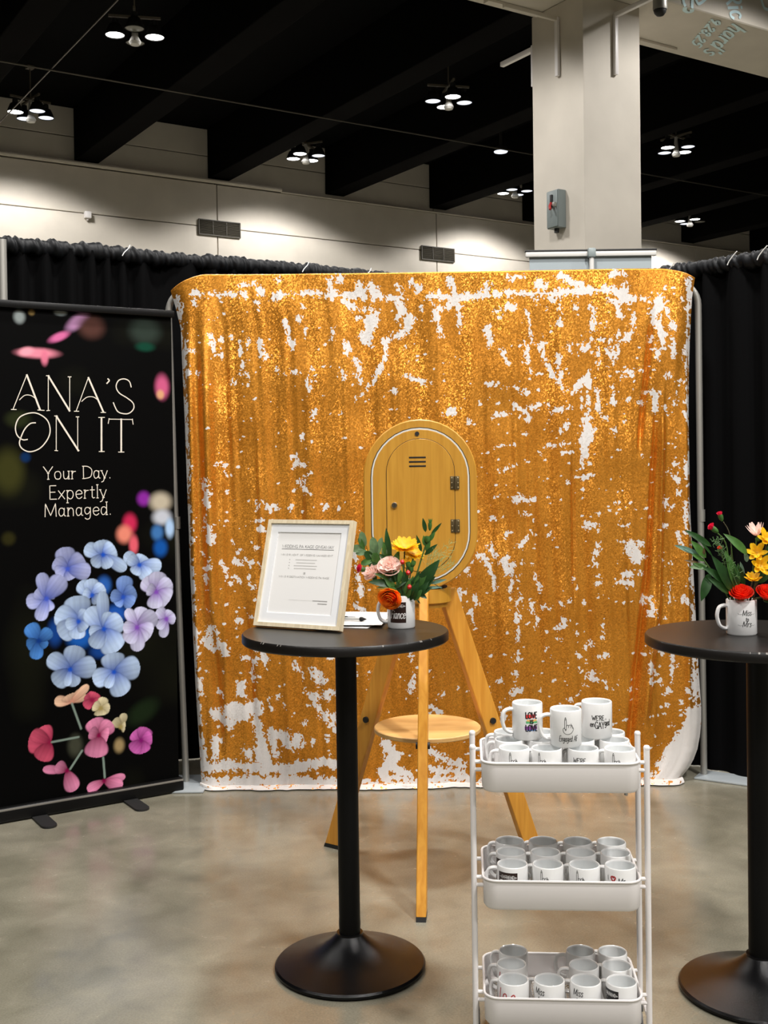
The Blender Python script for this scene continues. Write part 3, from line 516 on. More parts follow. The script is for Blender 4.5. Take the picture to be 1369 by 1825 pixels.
# folds: broad waves, plus sharp hanging folds
n1 = smooth_noise(NU, NW + NF + NH, (26, 420), 1); n2 = smooth_noise(NU, NW + NF + NH, (9, 260), 2); n3 = smooth_noise(NU, NW + NF + NH, (60, 60), 3)
hang = np.clip((ztop - z) / .35, 0, 1)
y = BY + hang * (-.030 * (n1 - .5) - .010 * (n2 - .5)) - .012 * (n3 - .5)
FOLDS = [(-.87, 2.40, -.845, .95, .034, -.05), (-.955, 2.4, -.93, .5, .024, -.045), (-.80, 1.9, -.79, .4, .018, -.014), (-.62, 1.9, -.60, .9, .012, -.008), (1.33, 2.36, 1.27, 1.75, .012, .024), (1.345, 1.85, 1.30, 1.1, .011, .028), (1.31, 1.2, 1.21, .3, .016, .036),
         (1.38, 2.0, 1.35, 1.0, .012, -.020), (1.35, 1.0, 1.27, .35, .02, -.025), (1.50, 2.3, 1.49, .6, .014, -.016), (-.70, 1.0, -.66, .35, .02, .018), (-.86, .9, -.83, .3, .022, .020), (.93, 1.68, .93, 1.0, .01, .01), (.70, 1.9, .70, 1.3, .012, .006), (-.1, 1.9, -.12, .8, .014, .008), (-.4, 1.6, -.42, .6, .012, .009)]
for (x0, z0, x1, z1, sg, am) in FOLDS:
    k = (z0 - z) / (z0 - z1); e = np.clip(k / .3, 0, 1) * np.clip((1.25 - k) / .25, 0, 1)
    y += am * e * np.exp(-((x - (x0 + (x1 - x0) * k)) / sg) ** 2)
y += .05 * np.clip((np.abs(u - .5) - .465) / .035, 0, 1) ** 2      # edges turn back round the frame
y -= .018 * np.clip((.28 - z) / .28, 0, 1) ** 2                     # cloth drifts forward to the floor
yb = y.copy(); zb = z.copy()
# top: over the rail and down the back; bottom: hem lying on the floor
for i in range(NW):
    kk = np.clip(np.minimum(u, 1 - u)[:, 0] / .025, .0, 1) ** .5
    a = PI * .62 * (NW - i) / NW
    yb[:, i] = y[:, NW] + kk * (.03 * math.sin(a) + .028 * (1 - math.cos(a))); zb[:, i] = ztop[:, 0] + kk * (.018 * math.sin(a) - .0175 * (1 - math.cos(a)))
hn = smooth_noise(NU, NH, (40, 12), 8)
for i in range(NH):
    k = (i + 1) / NH; j = NW + NF + i
    yb[:, j] = y[:, NW + NF - 1] - k * (.050 + .03 * (hn[:, i] - .5)); zb[:, j] = .006 + .010 * (1 - k) + .016 * hn[:, i] * math.sin(PI * k)
# which side of the sequins shows: 1 = white side
mask = np.zeros_like(z)
w1 = smooth_noise(NU, NW + NF + NH, (4.2, 6), 31) - .5; w2 = smooth_noise(NU, NW + NF + NH, (1.7, 2.0), 32) - .5; w3 = smooth_noise(NU, NW + NF + NH, (11, 15), 33) - .5
wob = w1 * .026 + w2 * .026 + w3 * .020
dist = np.full(z.shape, 1.0)
zz = np.where(vz > .999, z - .0045 * np.maximum(0, np.arange(NW + NF + NH)[None, :] - NW - NF), z)
for P in PATCH:
    hw = P[0] / 2000.0 * .84; pts = [(P[i] / 1000.0, P[i + 1] / 1000.0) for i in range(1, len(P), 2)]
    if len(pts) == 1: pts = [(pts[0][0] - .002, pts[0][1]), (pts[0][0] + .002, pts[0][1])]
    x0 = min(p[0] for p in pts) - hw - .04; x1 = max(p[0] for p in pts) + hw + .04; z0 = min(p[1] for p in pts) - hw - .04; z1 = max(p[1] for p in pts) + hw + .04
    ia = max(0, int((x0 + 1.05) / 2.6 * NU) - 22); ib = min(NU, int((x1 + 1.05) / 2.6 * NU) + 26)
    ja = max(0, NW + int((2.53 - z1) / 2.53 * NF) - 26); jb = min(NW + NF + NH, NW + int((2.53 - z0) / 2.53 * NF) + 28)
    if ib <= ia or jb <= ja: continue
    X = x[ia:ib, ja:jb]; Z = zz[ia:ib, ja:jb]; D = dist[ia:ib, ja:jb]
    for (a, b), (c, d) in zip(pts[:-1], pts[1:]):
        L2 = (c - a) ** 2 + (d - b) ** 2; t = np.clip(((X - a) * (c - a) + (Z - b) * (d - b)) / max(L2, 1e-9), 0, 1)
        np.minimum(D, np.hypot(X - a - t * (c - a), Z - b - t * (d - b)) - hw, out=D)
dist = dist + np.where(dist < .05, wob, 0) + .002
# small flecks, thicker towards the upper right and along the edges
rs = np.random.default_rng(5)
for i in range(1500):
    fx = rs.random(); fz = rs.random()
    dens = .25 + .75 * fx * fz + (.4 if fz < .25 else 0) + (.35 if (fx < .12) else 0)
    if rs.random() > dens: continue
    X0 = -1.0 + fx * 2.52; Z0 = .05 + fz * 2.4; r = .0022 + .005 * rs.random() ** 2.5
    i0 = int(np.clip((X0 + 1.0) / 2.52, 0, 1) * (NU - 1)); j0 = NW + int((2.53 - Z0) / 2.52 * NF); s = 8
    a, b, c, d = max(0, i0 - s), min(NU, i0 + s), max(0, j0 - s), min(NW + NF, j0 + s)
    an = rs.random() * .9 - .2; lx = x[a:b, c:d] - x[i0, j0]; lz = z[a:b, c:d] - z[i0, j0]
    p = lx * math.cos(an) + lz * math.sin(an); q = -lx * math.sin(an) + lz * math.cos(an)
    dd = np.hypot(p / (1 + rs.random()), q) - r + w2[a:b, c:d] * .008
    np.minimum(dist[a:b, c:d], dd, out=dist[a:b, c:d])
edge = np.minimum((u + .0 * z) * 2.5 - .016, (1 - u + 0 * z) * 2.5 - .012) + w1 * .05 + w2 * .03 + .012 * np.sin(z * 23)
dist = np.minimum(dist, np.where(z < 2.42, edge, 1))
dist = np.minimum(dist, np.where(z < .2, z - .030 + w1 * .06 + w2 * .03, 1))
flip = np.clip(.5 - dist / .006, 0, 1)
V = np.stack([x, yb, zb], -1).reshape(-1, 3)
cl = grid_obj('sequin_cloth', V, NU, NW + NF + NH, m_seq, None, True, {'flip': flip.ravel()})
tag(cl, 'gold sequin cloth with flipped white patches hanging over the backdrop frame', 'backdrop')
# frame that carries the cloth
fr = thing('backdrop_frame', 'bent grey tube frame with floor plates carrying the gold sequin cloth', 'frame', (.27, 5.64, 0))
def arc(cx, cz, r, a0, a1, n=8): return [(cx + r * math.cos(a0 + (a1 - a0) * i / n), 0, cz + r * math.sin(a0 + (a1 - a0) * i / n)) for i in range(n + 1)]
path = [(-1.285, 0, .01), (-1.302, 0, .7), (-1.318, 0, 1.4)] + arc(-1.218, 2.36, .115, PI, PI / 2) + arc(1.195, 2.36, .115, PI / 2, 0) + [(1.312, 0, 1.4), (1.318, 0, .01)]
MB().tube(path, .0165, 12).build('tube', m_steel, fr)
MB().box((1.42, -.07, .006), (.30, .16, .010), mat=Matrix.Rotation(-.55, 4, 'Z'), bev=.003).build('floor_plate', m_plate, fr)
MB().box((-1.27, -.03, .006), (.20, .30, .010), bev=.003).build('floor_plate', m_plate, fr)
for xx in (-1.31, 1.316): MB().tube([(xx, 0, 1.28), (xx, 0, 1.34)], .019, 12).build('joint_sleeve', m_steel, fr)

# ================================================================== flower banner at left
BTEXT = [["l",3.7,-775,1861,-711,2017],["l",8.2,-711,2017,-654,1859],["s",3.7,-746,1903,-722,1924,-695,1924,-673,1910],["l",3.7,-783,1859,-761,1859],["l",3.7,-665,1858,-635,1857],["l",3.7,-614,2016,-617,1856],["l",8.2,-614,2016,-518,1856],["l",3.7,-515,2014,-518,1856],["l",3.7,-623,2016,-609,2016],["l",3.7,-624,1856,-610,1857],["l",3.7,-523,2014,-508,2014],["l",3.7,-488,1855,-427,2013],["l",8.2,-427,2013,-358,1853],["s",3.7,-461,1901,-436,1921,-406,1923,-383,1909],["l",3.7,-497,1855,-475,1855],["l",3.7,-370,1851,-347,1851],["s",6.0,-334,2010,-327,2002,-339,1988],["s",5.2,-220,1974,-229,2001,-254,2012,-282,2003,-294,1974,-280,1945,-242,1922,-213,1899,-209,1873,-229,1851,-255,1846,-289,1857,-309,1898],["s",5.2,-676,1800,-700,1796,-725,1771,-743,1733,-750,1705,-737,1681,-703,1668,-658,1684,-622,1726,-610,1769,-624,1814,-665,1842,-706,1843,-748,1823,-766,1782,-760,1744,-736,1723,-714,1724],["l",3.7,-581,1832,-584,1673],["l",8.2,-581,1832,-480,1671],["l",3.7,-481,1830,-484,1671],["l",3.7,-589,1832,-575,1832],["l",3.7,-591,1673,-577,1672],["l",3.7,-489,1829,-475,1829],["l",8.2,-368,1827,-371,1667],["l",3.7,-382,1827,-353,1828],["l",3.7,-383,1667,-357,1667],["l",8.2,-272,1821,-275,1664],["l",3.7,-333,1820,-216,1819],["l",3.7,-331,1823,-336,1799],["l",3.7,-217,1822,-214,1796],["l",3.7,-289,1664,-261,1664]]
BFLOW = [["B",-541,1123,-555,1217,70,-599,1161,55,-588,1098,62,-522,1078,55,-465,1153,86,-442,1104,62],["A",-371,1180,-452,1216,55,-382,1244,62,-318,1209,70,-417,1135,47,-270,1110,47,-344,1122,47],["A",-194,1121,-260,1174,47,-168,1160,62,-92,1111,55,-153,1062,55,-244,1157,47,-220,1082,47],["B",-641,993,-725,984,55,-682,1035,55,-625,1015,47,-634,938,47,-662,1103,47,-569,1081,70,-673,903,47],["A",-428,993,-483,1052,55,-434,1064,55,-374,1028,55,-396,966,47,-468,1003,47],["C",-277,973,-267,1065,62,-222,1001,62,-231,937,55,-314,944,47,-334,986,47],["D",-111,985,-170,1047,62,-101,1075,70,-41,1030,62,-52,940,86,-154,1005,47,-121,912,62],["D",-62,850,-105,895,47,-35,881,47,-19,846,39,-81,769,39,-106,813,39],["E",-679,802,-720,876,55,-729,784,47,-696,727,47,-645,776,31,-628,844,47],["A",-494,875,-500,986,94,-592,919,78,-578,824,78,-507,802,62,-453,915,55,-550,864,47,-463,837,47],["A",-374,829,-445,923,70,-379,993,47,-340,898,55,-291,862,78,-318,727,94,-439,819,47,-400,767,47,-424,754,62],["D",-212,822,-181,909,62,-122,872,70,-141,791,70,-176,754,55,-210,717,55,-257,907,39,-260,762,62,-275,828,47],["A",-538,655,-508,754,78,-630,720,62,-606,600,70,-515,582,47,-426,659,78,-555,586,31],["A",-329,620,-335,705,86,-212,635,86,-289,515,78,-423,595,70,-363,556,39],["F",-533,505,-607,518,39,-544,538,62,-476,538,47,-460,567,31],["G",-437,501,-461,528,39,-420,531,47,-413,482,39,-470,473,39],["H",-397,456,-380,502,39,-429,476,39,-356,451,39,-398,424,47],["H",-301,355,-283,413,31,-280,352,39,-333,391,39],["I",-408,330,-431,405,70,-350,378,62,-367,316,70,-426,237,86,-448,351,47],["J",-201,276,-234,321,55,-175,329,62,-150,285,55,-194,218,62,-244,233,55],["G",-638,331,-675,399,62,-726,352,86,-678,259,70,-714,381,47],["I",-562,187,-663,210,31,-609,217,47,-533,95,55],["I",-387,111,-461,83,39,-292,115,31,-306,73,47],["S",-630,330,-504,336,8],["S",-547,192,-489,270,8],["S",-389,223,-383,126,8],["S",-533,497,-492,373,8]]
BBOKEH = [[-660,2118,82,21,0,220,130,150],[-711,2123,32,18,15,225,150,165],[-629,2099,16,32,0,205,110,135],[-560,2197,46,17,25,200,100,150],[-473,2272,57,26,38,170,125,165],[-408,2251,57,50,0,75,48,42],[-739,2278,23,26,0,150,160,160],[-684,2302,13,13,0,120,100,60],[-551,2310,26,14,0,130,140,140],[-145,2243,71,57,0,42,52,46],[-146,2169,43,21,0,15,60,45],[-64,1979,32,53,0,190,85,125],[-73,1942,18,21,0,200,150,110],[-800,1581,64,92,0,52,52,22],[-724,1643,21,21,0,10,40,80],[-755,1816,50,35,0,35,40,20],[-167,1439,30,32,0,130,40,150],[-82,1421,50,43,0,180,170,150],[-76,1347,43,35,0,185,190,200],[-238,1323,32,43,0,190,40,80],[-266,1273,35,39,0,220,130,110],[-221,1220,21,43,0,215,90,105],[-101,1273,28,35,0,60,110,170],[-86,1198,32,39,0,20,80,160],[-37,1293,21,43,0,165,195,230],[-806,1277,28,28,0,40,38,15],[-487,800,55,47,0,25,85,170],[-392,727,47,31,0,20,60,130],[-370,1036,31,39,0,40,90,170],[-190,413,78,47,30,22,34,18],[-521,298,31,47,0,60,62,50],[-310,268,23,31,0,150,130,90],[-315,896,47,39,0,30,80,170],[-605,834,31,55,0,20,60,130]]
bn = thing('roll_up_banner', 'black roll-up banner with blue hydrangea print and white lettering, at left', 'banner', (-1.01, 5.503, 0), math.atan2(.5374, .8433))
BL, BR_, BB, BT = -.965, -.012, .055, 2.318
nx, nz = 320, 750
gx = np.linspace(BL, BR_, nx); gz = np.linspace(BB, BT, nz); GX, GZ = np.meshgrid(gx, gz, indexing='ij')
img = np.zeros((nx, nz, 3)); img[:] = (.0016, .0016, .0016)
hz = smooth_noise(nx, nz, (80, 80), 77)[..., None]; img += np.clip(hz - .62, 0, 1) * np.array((.012, .013, .005))
def soft(cx, cz, rx, rz, an, col, edge, alpha=1.0):
    a = math.radians(an); lx = GX - cx; lz = GZ - cz; p = (lx * math.cos(a) + lz * math.sin(a)) / rx; q = (-lx * math.sin(a) + lz * math.cos(a)) / rz
    m = np.clip((1 + edge - np.hypot(p, q)) / (2 * edge), 0, 1); m = (m * m * (3 - 2 * m) * alpha)[..., None]
    img[:] = img * (1 - m) + np.array(lin(col)) * m
for (cx, cz, rx, rz, an, r, g_, b_) in BBOKEH: soft(cx / 1000, cz / 1000, rx / 1000, rz / 1000, an, (r, g_, b_), .55, .95)
PAL = {'A': ((182, 205, 238), (24, 74, 180)), 'B': ((172, 180, 226), (58, 82, 186)), 'C': ((126, 158, 220), (34, 74, 176)), 'D': ((196, 196, 226), (120, 70, 170)), 'E': ((72, 128, 200), (15, 50, 120)),
       'F': ((230, 190, 160), (190, 130, 110)), 'G': ((206, 84, 112), (130, 24, 60)), 'H': ((218, 206, 168), (150, 134, 80)), 'I': ((228, 140, 178), (120, 6, 60)), 'J': ((206, 102, 182), (120, 20, 100))}
rp = np.random.default_rng(3)
for F in BFLOW:
    k = F[0]; v = [q / 1000 for q in F[1:]]
    if k == 'S':
        for t in np.linspace(0, 1, 40): soft(v[0] + (v[2] - v[0]) * t, v[1] + (v[3] - v[1]) * t, .005, .005, 0, (120, 136, 126), .4, .6)
        continue
    c1, c0 = (np.array(lin(c)) for c in PAL[k]); cx, cz = v[0], v[1]
    for i in range(2, len(v), 3):
        tx, tz, w = v[i], v[i + 1], v[i + 2]; dx, dz = tx - cx, tz - cz; L = math.hypot(dx, dz) + 1e-6; dx /= L; dz /= L; L *= 1.10
        lx = (GX - cx) * dx + (GZ - cz) * dz; ly = -(GX - cx) * dz + (GZ - cz) * dx
        t = lx / L; hw = np.where((t > 0) & (t < 1), w * .86 * np.clip(t, 0, 1) ** .55 * np.clip(1 - np.clip(t, 0, 1) ** 3.6, 0, 1) ** .5 * 1.12, 1e-5)
        d = np.abs(ly) / hw; m = np.clip((1.06 - d) / .14, 0, 1) * ((t > 0) & (t < 1))
        sh = (np.clip(t * 1.35, 0, 1) ** .8)[..., None]; tint = rp.uniform(.60, 1.08); rib = (1 - .42 * np.clip((d - .62) / .38, 0, 1) ** 2 - .07 * (np.abs(ly) < .0025) + .06 * np.cos(ly / w * 22))[..., None]
        shade = (.90 + .16 * np.clip(ly / w, -.5, .5) * 2)[..., None]
        col = (c0 * (1 - sh) + c1 * sh) * tint * rib * shade
        img[:] = img * (1 - m[..., None]) + col * m[..., None]
    soft(cx, cz, .010, .010, 0, tuple(PAL[k][1]), .6, .9)
V = np.stack([GX, np.full_like(GX, .012), GZ], -1).reshape(-1, 3)
grid_obj('printed_sheet', V, nx, nz, printed('banner_print'), bn, False, {'print': img.reshape(-1, 3)})
MB().box(((BL + BR_) / 2, .018, (BB + BT) / 2), (BR_ - BL, .008, BT - BB - .01)).build('sheet_backing', m_cassette, bn, False)
lt = MB()
nl = [0]
def onb(a, b): return (a, .0108 - .00004 * nl[0], b)
for T in BTEXT:
    nl[0] += 1
    pts = [(T[i] / 1000, T[i + 1] / 1000) for i in range(2, len(T), 2)]
    ribbon(lt, crom(pts, 5) if T[0] == 's' else pts, T[1] / 1000, onb)
for txt, x0, x1, zb_, h, xh in [('Your Day.', -.646, -.321, 1.541, .058, 0), ('Expertly', -.623, -.345, 1.449, .062, 0), ('Managed.', -.646, -.322, 1.369, .060, 0)]:
    for s in fit_text(txt, x1 - x0, h, (x0 + x1) / 2, zb_, 0, .07):
        nl[0] = (nl[0] + 1) % 50; ribbon(lt, s, .0038, onb)
lt.build('lettering', m_letter, bn, False)
MB().box((-.488, .0, 2.332), (.972, .024, .034), bev=.005).build('top_rail', m_cassette, bn)
MB().box((-.488, .03, .036), (.985, .10, .068), bev=.014, seg=3).build('cassette', m_cassette, bn)
MB().box((-.488, -.016, .060), (.975, .008, .010), bev=.002).build('cassette_lip', m_edge, bn)
MB().tube([(-.49, .06, .05), (-.49, .06, 2.32)], .012, 10).build('support_pole', m_steel, bn)
for fx in (-.270, -.700):
    f = MB(); n_ = 8; pts = [(-.034, 0), (-.034, -.17)] + [(.034 * math.cos(PI + PI * i / n_), -.17 + .034 * math.sin(PI + PI * i / n_)) for i in range(1, n_)] + [(.034, -.17), (.034, 0)]
    vs = [(p[0] + fx, p[1] - .0, .0015) for p in pts] + [(p[0] + fx, p[1], .010) for p in pts]; k = len(pts)
    f.add(vs, [tuple(range(k - 1, -1, -1)), tuple(range(k, 2 * k))] + [(i, (i + 1) % k, k + (i + 1) % k, k + i) for i in range(k)])
    f.build('foot', m_blk, bn, False)

# ================================================================== tall tables
def table(label, x, y, r, seed):
    t = thing('tall_table', label, 'table', (x, y, 0), 0, 'black tall pedestal tables')
    MB().lathe([(.0, 1.037), (r - .004, 1.037), (r, 1.041), (r, 1.062), (r - .004, 1.067), (0, 1.067)], 72, capb=False, capt=False).build('tabletop', m_tblk, t)
    # worn spots on the rim
    w = MB(); rr = random.Random(seed)
    for i in range(9):
        a = rr.uniform(-2.7, -.4) ; da = rr.uniform(.003, .016); n = 3
        vs = []
        for k in range(n + 1):
            q = a + da * k / n
            vs += [((r - .0045) * math.cos(q), (r - .0045) * math.sin(q), 1.0673), ((r + .0004) * math.cos(q), (r + .0004) * math.sin(q), 1.0622 + .0012 * rr.random())]
        w.add(vs, [(2 * k, 2 * k + 1, 2 * k + 3, 2 * k + 2) for k in range(n)])
    w.build('edge_wear', m_edge, t)
    MB().lathe([(.0335, .095), (.0335, .12), (.0345, .14), (.0335, .16), (.0335, 1.025), (.0355, 1.026), (.0355, 1.0375)], 28, capb=True).build('post', m_tpost, t)
    MB().box((0, 0, 1.030), (.28, .28, .012), bev=.003).build('mount_plate', m_tpost, t)
    pr_ = [(.0, .002), (.232, .002), (.2385, .006), (.2385, .013), (.233, .019), (.20, .029), (.16, .040), (.12, .053), (.088, .069), (.062, .088), (.047, .102), (.042, .107), (.041, .112), (.0, .112)]
    MB().lathe(pr_, 64, capb=False, capt=False).build('base', m_tbase, t, True, 30)
    return t
table('black round tall table in the middle, holding the picture frame and a bouquet mug', -.128, 3.545, .325, 1)
table('black round tall table cut by the right edge, holding one bouquet mug', 1.105, 3.345, .328, 2)

# ================================================================== wooden photo booth on three legs
pb = thing('photo_booth', 'wooden photo booth head on three pine legs in front of the gold cloth', 'photo booth', (.156, 4.39, 0))
def pill(w, h, n=18):      # ccw seen from -y
    r = w / 2; k = h / 2 - r
    return [(r * math.cos(PI * i / n), k + r * math.sin(PI * i / n)) for i in range(n + 1)] + [(r * math.cos(PI + PI * i / n), -k + r * math.sin(PI + PI * i / n)) for i in range(n + 1)]
HX, HY, HZ = -.018, -.10, 1.433
def sh(P, dx=0, dz=0): return [(p[0] + HX + dx, p[1] + HZ + dz) for p in P]
head = MB().prism(sh(pill(.432, .650)), HY, HY + .03, ch=.004).prism(sh(pill(.412, .630)), HY + .03, HY + .20, ch=.003).build('head_case', m_ply, pb)
def ring_prism(mb, Po, Pi, y0, y1):
    n = len(Po); vs = [(p[0], y0, p[1]) for p in Po] + [(p[0], y0, p[1]) for p in Pi] + [(p[0], y1, p[1]) for p in Po] + [(p[0], y1, p[1]) for p in Pi]
    fs = []
    for i in range(n):
        j = (i + 1) % n; fs += [(i, j, n + j, n + i), (2 * n + i, 3 * n + i, 3 * n + j, 2 * n + j), (i, 2 * n + i, 2 * n + j, j), (n + i, n + j, 3 * n + j, 3 * n + i)]
    return mb.add(vs, fs)
ring_prism(MB(), sh(pill(.378, .590)), sh(pill(.371, .583)), HY - .0012, HY + .002).build('groove', m_dark, head)
ring_prism(MB(), sh(pill(.372, .584)), sh(pill(.361, .573)), HY - .003, HY + .002).build('light_strip', m_strip, head)
MB().prism(sh(pill(.360, .572)), HY - .004, HY + .002, ch=.001).build('face_panel', m_ply, head)
MB().prism(sh(pill(.2625, .510), .001, -.002), HY - .0048, HY, ch=.0005).build('door_gap', m_dark, head)
door = MB().prism(sh(pill(.2585, .506), .001, -.002), HY - .0065, HY - .001, ch=.001).build('door', m_ply, pb)
for k in range(3): MB().box((HX - .010, HY - .007, HZ + .180 - .0165 * k), (.064, .0016, .0062), bev=.0007).build('vent_slot', m_dark, door)
pl = MB().lathe([(0, 0), (.0085, 0), (.0085, .003), (0, .003)], 16, c=(HX - .010, HY - .0042, HZ + .27), mat=Matrix.Rotation(PI / 2, 4, 'X'), capb=False, capt=False).build('peephole', m_blk, head)
lk = MB().lathe([(0, 0), (.0125, 0), (.0125, .004), (.010, .007), (.0, .007)], 18, c=(HX - .100, HY - .0065, HZ - .001), mat=Matrix.Rotation(PI / 2, 4, 'X'), capb=False, capt=False).build('lock', m_chrome, door)
MB().box((HX - .100, HY - .0145, HZ - .001), (.003, .002, .010)).build('keyhole', m_blk, lk, False)
for hz_ in (.082, -.082):
    h = MB().box((HX + .131, HY - .0075, HZ + hz_), (.034, .004, .050), bev=.001).tube([(HX + .131, HY - .010, HZ + hz_ - .025), (HX + .131, HY - .010, HZ + hz_ + .025)], .0032, 8).build('hinge', m_hinge, door)
    s = MB()
    for sx in (-.0115, .0115):
        for sz in (-.018, 0, .018): s.lathe([(0, 0), (.003, 0), (.002, .0012), (0, .0016)], 8, c=(HX + .131 + sx, HY - .0095, HZ + hz_ + sz), mat=Matrix.Rotation(PI / 2, 4, 'X'), capb=False, capt=False)
    s.build('screws', m_brass, h)
MB().lathe([(.0, 1.035), (.085, 1.035), (.085, 1.05), (.10, 1.055), (.10, 1.108), (.0, 1.108)], 32, c=(0, 0, 0), capb=False, capt=False).build('neck_plate', m_ply, pb)
MB().lathe([(.0, 1.108), (.085, 1.108), (.085, 1.113), (0, 1.113)], 32, capb=False, capt=False).build('neck_gap', m_dark, pb)
# legs: boards set radially, leaning out
legang = [math.radians(a) for a in (-95.5, 24.5, 144.5)]
for a in legang:
    d = Vector((math.cos(a), math.sin(a), 0)); tn = Vector((-math.sin(a), math.cos(a), 0))
    top = d * .088; top.z = 1.10; bot = d * .470; bot.z = .014
    ax = (top - bot).normalized(); rad = (d - ax * d.dot(ax)).normalized()
    lm = MB(); vs = []
    for (c, cut) in ((bot, 0), (top, 0)):
        for (i, j) in ((-1, -1), (1, -1), (1, 1), (-1, 1)):
            p = c + tn * (.0175 * i) + rad * (.036 * j); p = p + ax * ((c.z - p.z) / ax.z); vs.append(p)
    bm = bmesh.new(); bv = [bm.verts.new(v) for v in vs]
    for f in ((3, 2, 1, 0), (4, 5, 6, 7), (0, 1, 5, 4), (1, 2, 6, 5), (2, 3, 7, 6), (3, 0, 4, 7)): bm.faces.new([bv[i] for i in f])
    bmesh.ops.recalc_face_normals(bm, faces=bm.faces[:]); bmesh.ops.bevel(bm, geom=bm.edges[:], offset=.003, segments=1, affect='EDGES')
    bm.verts.index_update(); lm.add([v.co for v in bm.verts], [[v.index for v in f.verts] for f in bm.faces]); bm.free()
    lg = lm.build('leg', m_leg, pb, False)
    fm = MB(); vs2 = []
    for dz in (-.014, .002):
        for v in vs[:4]:
            q = v.copy(); q = q + ax * (dz / ax.z); vs2.append(q)
    fm.add(vs2, [(3, 2, 1, 0), (4, 5, 6, 7), (0, 1, 5, 4), (1, 2, 6, 5), (2, 3, 7, 6), (3, 0, 4, 7)]); fm.build('foot_pad', m_blk, lg, False)
    q = d * .283; q.z = .558
    MB().tube([q - tn * .026, q + tn * .026], .0125, 14).build('bolt_knob', m_blk, lg)
MB().lathe([(0, .546), (.205, .546), (.208, .549), (.208, .561), (.205, .564), (0, .564)], 64, capb=False, capt=False).build('shelf', m_shelf, pb)
MB().tube([(-.02, -.01, .546), (-.02, -.01, .50)], .012, 10).tube([(-.02, -.01, .515), (-.035, -.03, .49)], .006, 8).build('shelf_bolt', m_blk, pb)

# ================================================================== mugs
def mug_meshes(s):
    R, H, tk = .041 * s, .096 * s, .0042 * s
    prof = [(0, .003), (R - .006, .003), (R - .005, 0), (R - .003, 0), (R, .004), (R, H - .003), (R - .0012, H - .0006), (R - tk / 2, H), (R - tk + .001, H - .0006), (R - tk, H - .004)]
    body = MB().lathe(prof, 40, capb=False, capt=False)
    body.lathe([(R - tk, H - .004), (R - tk, .012), (R - tk - .006, .007), (0, .006)], 40, capb=False, capt=False, mi=1)
    bmesh_ = body.mesh('mug_body', [m_mug, m_mugin])
    ctrl = [(-R + .003, .078), (-R - .009, .0795), (-R - .023, .074), (-R - .029, .058), (-R - .0285, .043), (-R - .022, .026), (-R - .010, .0175), (-R + .003, .0165)]
    P = crom([(a / s * s, 0, b * s) for a, b in ctrl], 5)
    hm = MB().tube(P, .0052 * s, 10, flat=1.25).mesh('mug_handle', m_mug)
    return bmesh_, hm
MUG = {1.0: mug_meshes(1.0), 1.02: mug_meshes(1.02), 1.09: mug_meshes(1.09)}
def on_mug(s, c=-PI / 2):
    R = .041 * s + .00035
    return lambda x, y: (R * math.cos(c + x / R), R * math.sin(c + x / R), y)
def print_love():
    f = on_mug(1.02); b = MB()
    for i, (w, m, z, x0, x1) in enumerate([(.010, 0, .0665, -.014, .006), (.006, 1, .0545, -.012, .012), (.0065, 2, .0505, -.0145, .014), (.010, 3, .0345, -.017, .012), (.004, 4, .0285, -.012, .011)]):
        ribbon(b, [(x0, z), (x1, z + .0006)], w, lambda a, c: f(a, c), i, .003)
    g = lambda a, c: tuple(q * 1.006 if k < 2 else q for k, q in enumerate(f(a, c)))
    for t, w, h, z in (('LOVE', .034, .0165, .061), ('IS', .011, .0095, .0470), ('LOVE', .034, .0165, .0265)):
        for s in fit_text(t, w, h, -.001, z): ribbon(b, s, .0029, g, 5, .003)
    return b.mesh('print', [mat('print_red', (.75, .04, .04)), mat('print_orange', (.85, .45, .12)), mat('print_green', (.08, .42, .16)), mat('print_purple', (.25, .05, .30)), mat('print_blue', (.05, .2, .5)), m_ink])
def hand_strokes(ox, oz, k):
    S = [[(-.16, .05), (-.17, .5), (-.155, .86), (-.10, 1.0), (-.05, .86), (-.02, .5), (-.02, .08)], [(-.155, .84), (-.10, .80), (-.05, .84)],
         [(-.02, .20), (.02, .34), (.12, .36), (.17, .26), (.16, .12)], [(.17, .26), (.24, .37), (.33, .35), (.38, .22), (.35, .10)], [(.38, .22), (.44, .33), (.50, .22), (.52, .06)],
         [(.52, .06), (.60, .05), (.56, -.12), (.40, -.34), (.15, -.44), (-.12, -.40), (-.28, -.22), (-.32, -.02), (-.24, .10), (-.17, .06)], [(-.17, .02), (-.10, -.03), (-.02, .04)], [(-.12, -.03), (-.09, -.12), (-.06, -.04), (-.12, -.03)],
         [(.36, .46), (.46, .30), (.56, .08), (.50, .12)]]
    return [crom([(ox + a * k, oz + c * k) for a, c in s], 4) for s in S]
def print_engaged(s=1.0):
    f = on_mug(s); b = MB()
    for st in hand_strokes(-.004, .050, .031): ribbon(b, st, .0012, f, 0, .003)
    for st in fit_text('Engaged AF', .052, .0150, .001, .0170, .2): ribbon(b, st, .0014, f, 0, .003)
    return b.mesh('print', m_ink)
def print_gay():
    f = on_mug(1.02); b = MB()
    for st in fit_text("WE'RE", .034, .0125, -.004, .0525): ribbon(b, st, .0019, f, 0, .003)
    for t, w, h, x, z in (('en', .0125, .0135, -.0200, .0345), ('GAY', .0265, .0185, .0005, .0300), ('ged', .0185, .0165, .0235, .0370)):
        for st in fit_text(t, w, h, x, z): ribbon(b, st, .0021, f, 0, .003)
    for st in text_strokes('A', .006, .018, .052)[0]: ribbon(b, st, .0006, f, 0, .003)
    return b.mesh('print', m_ink)
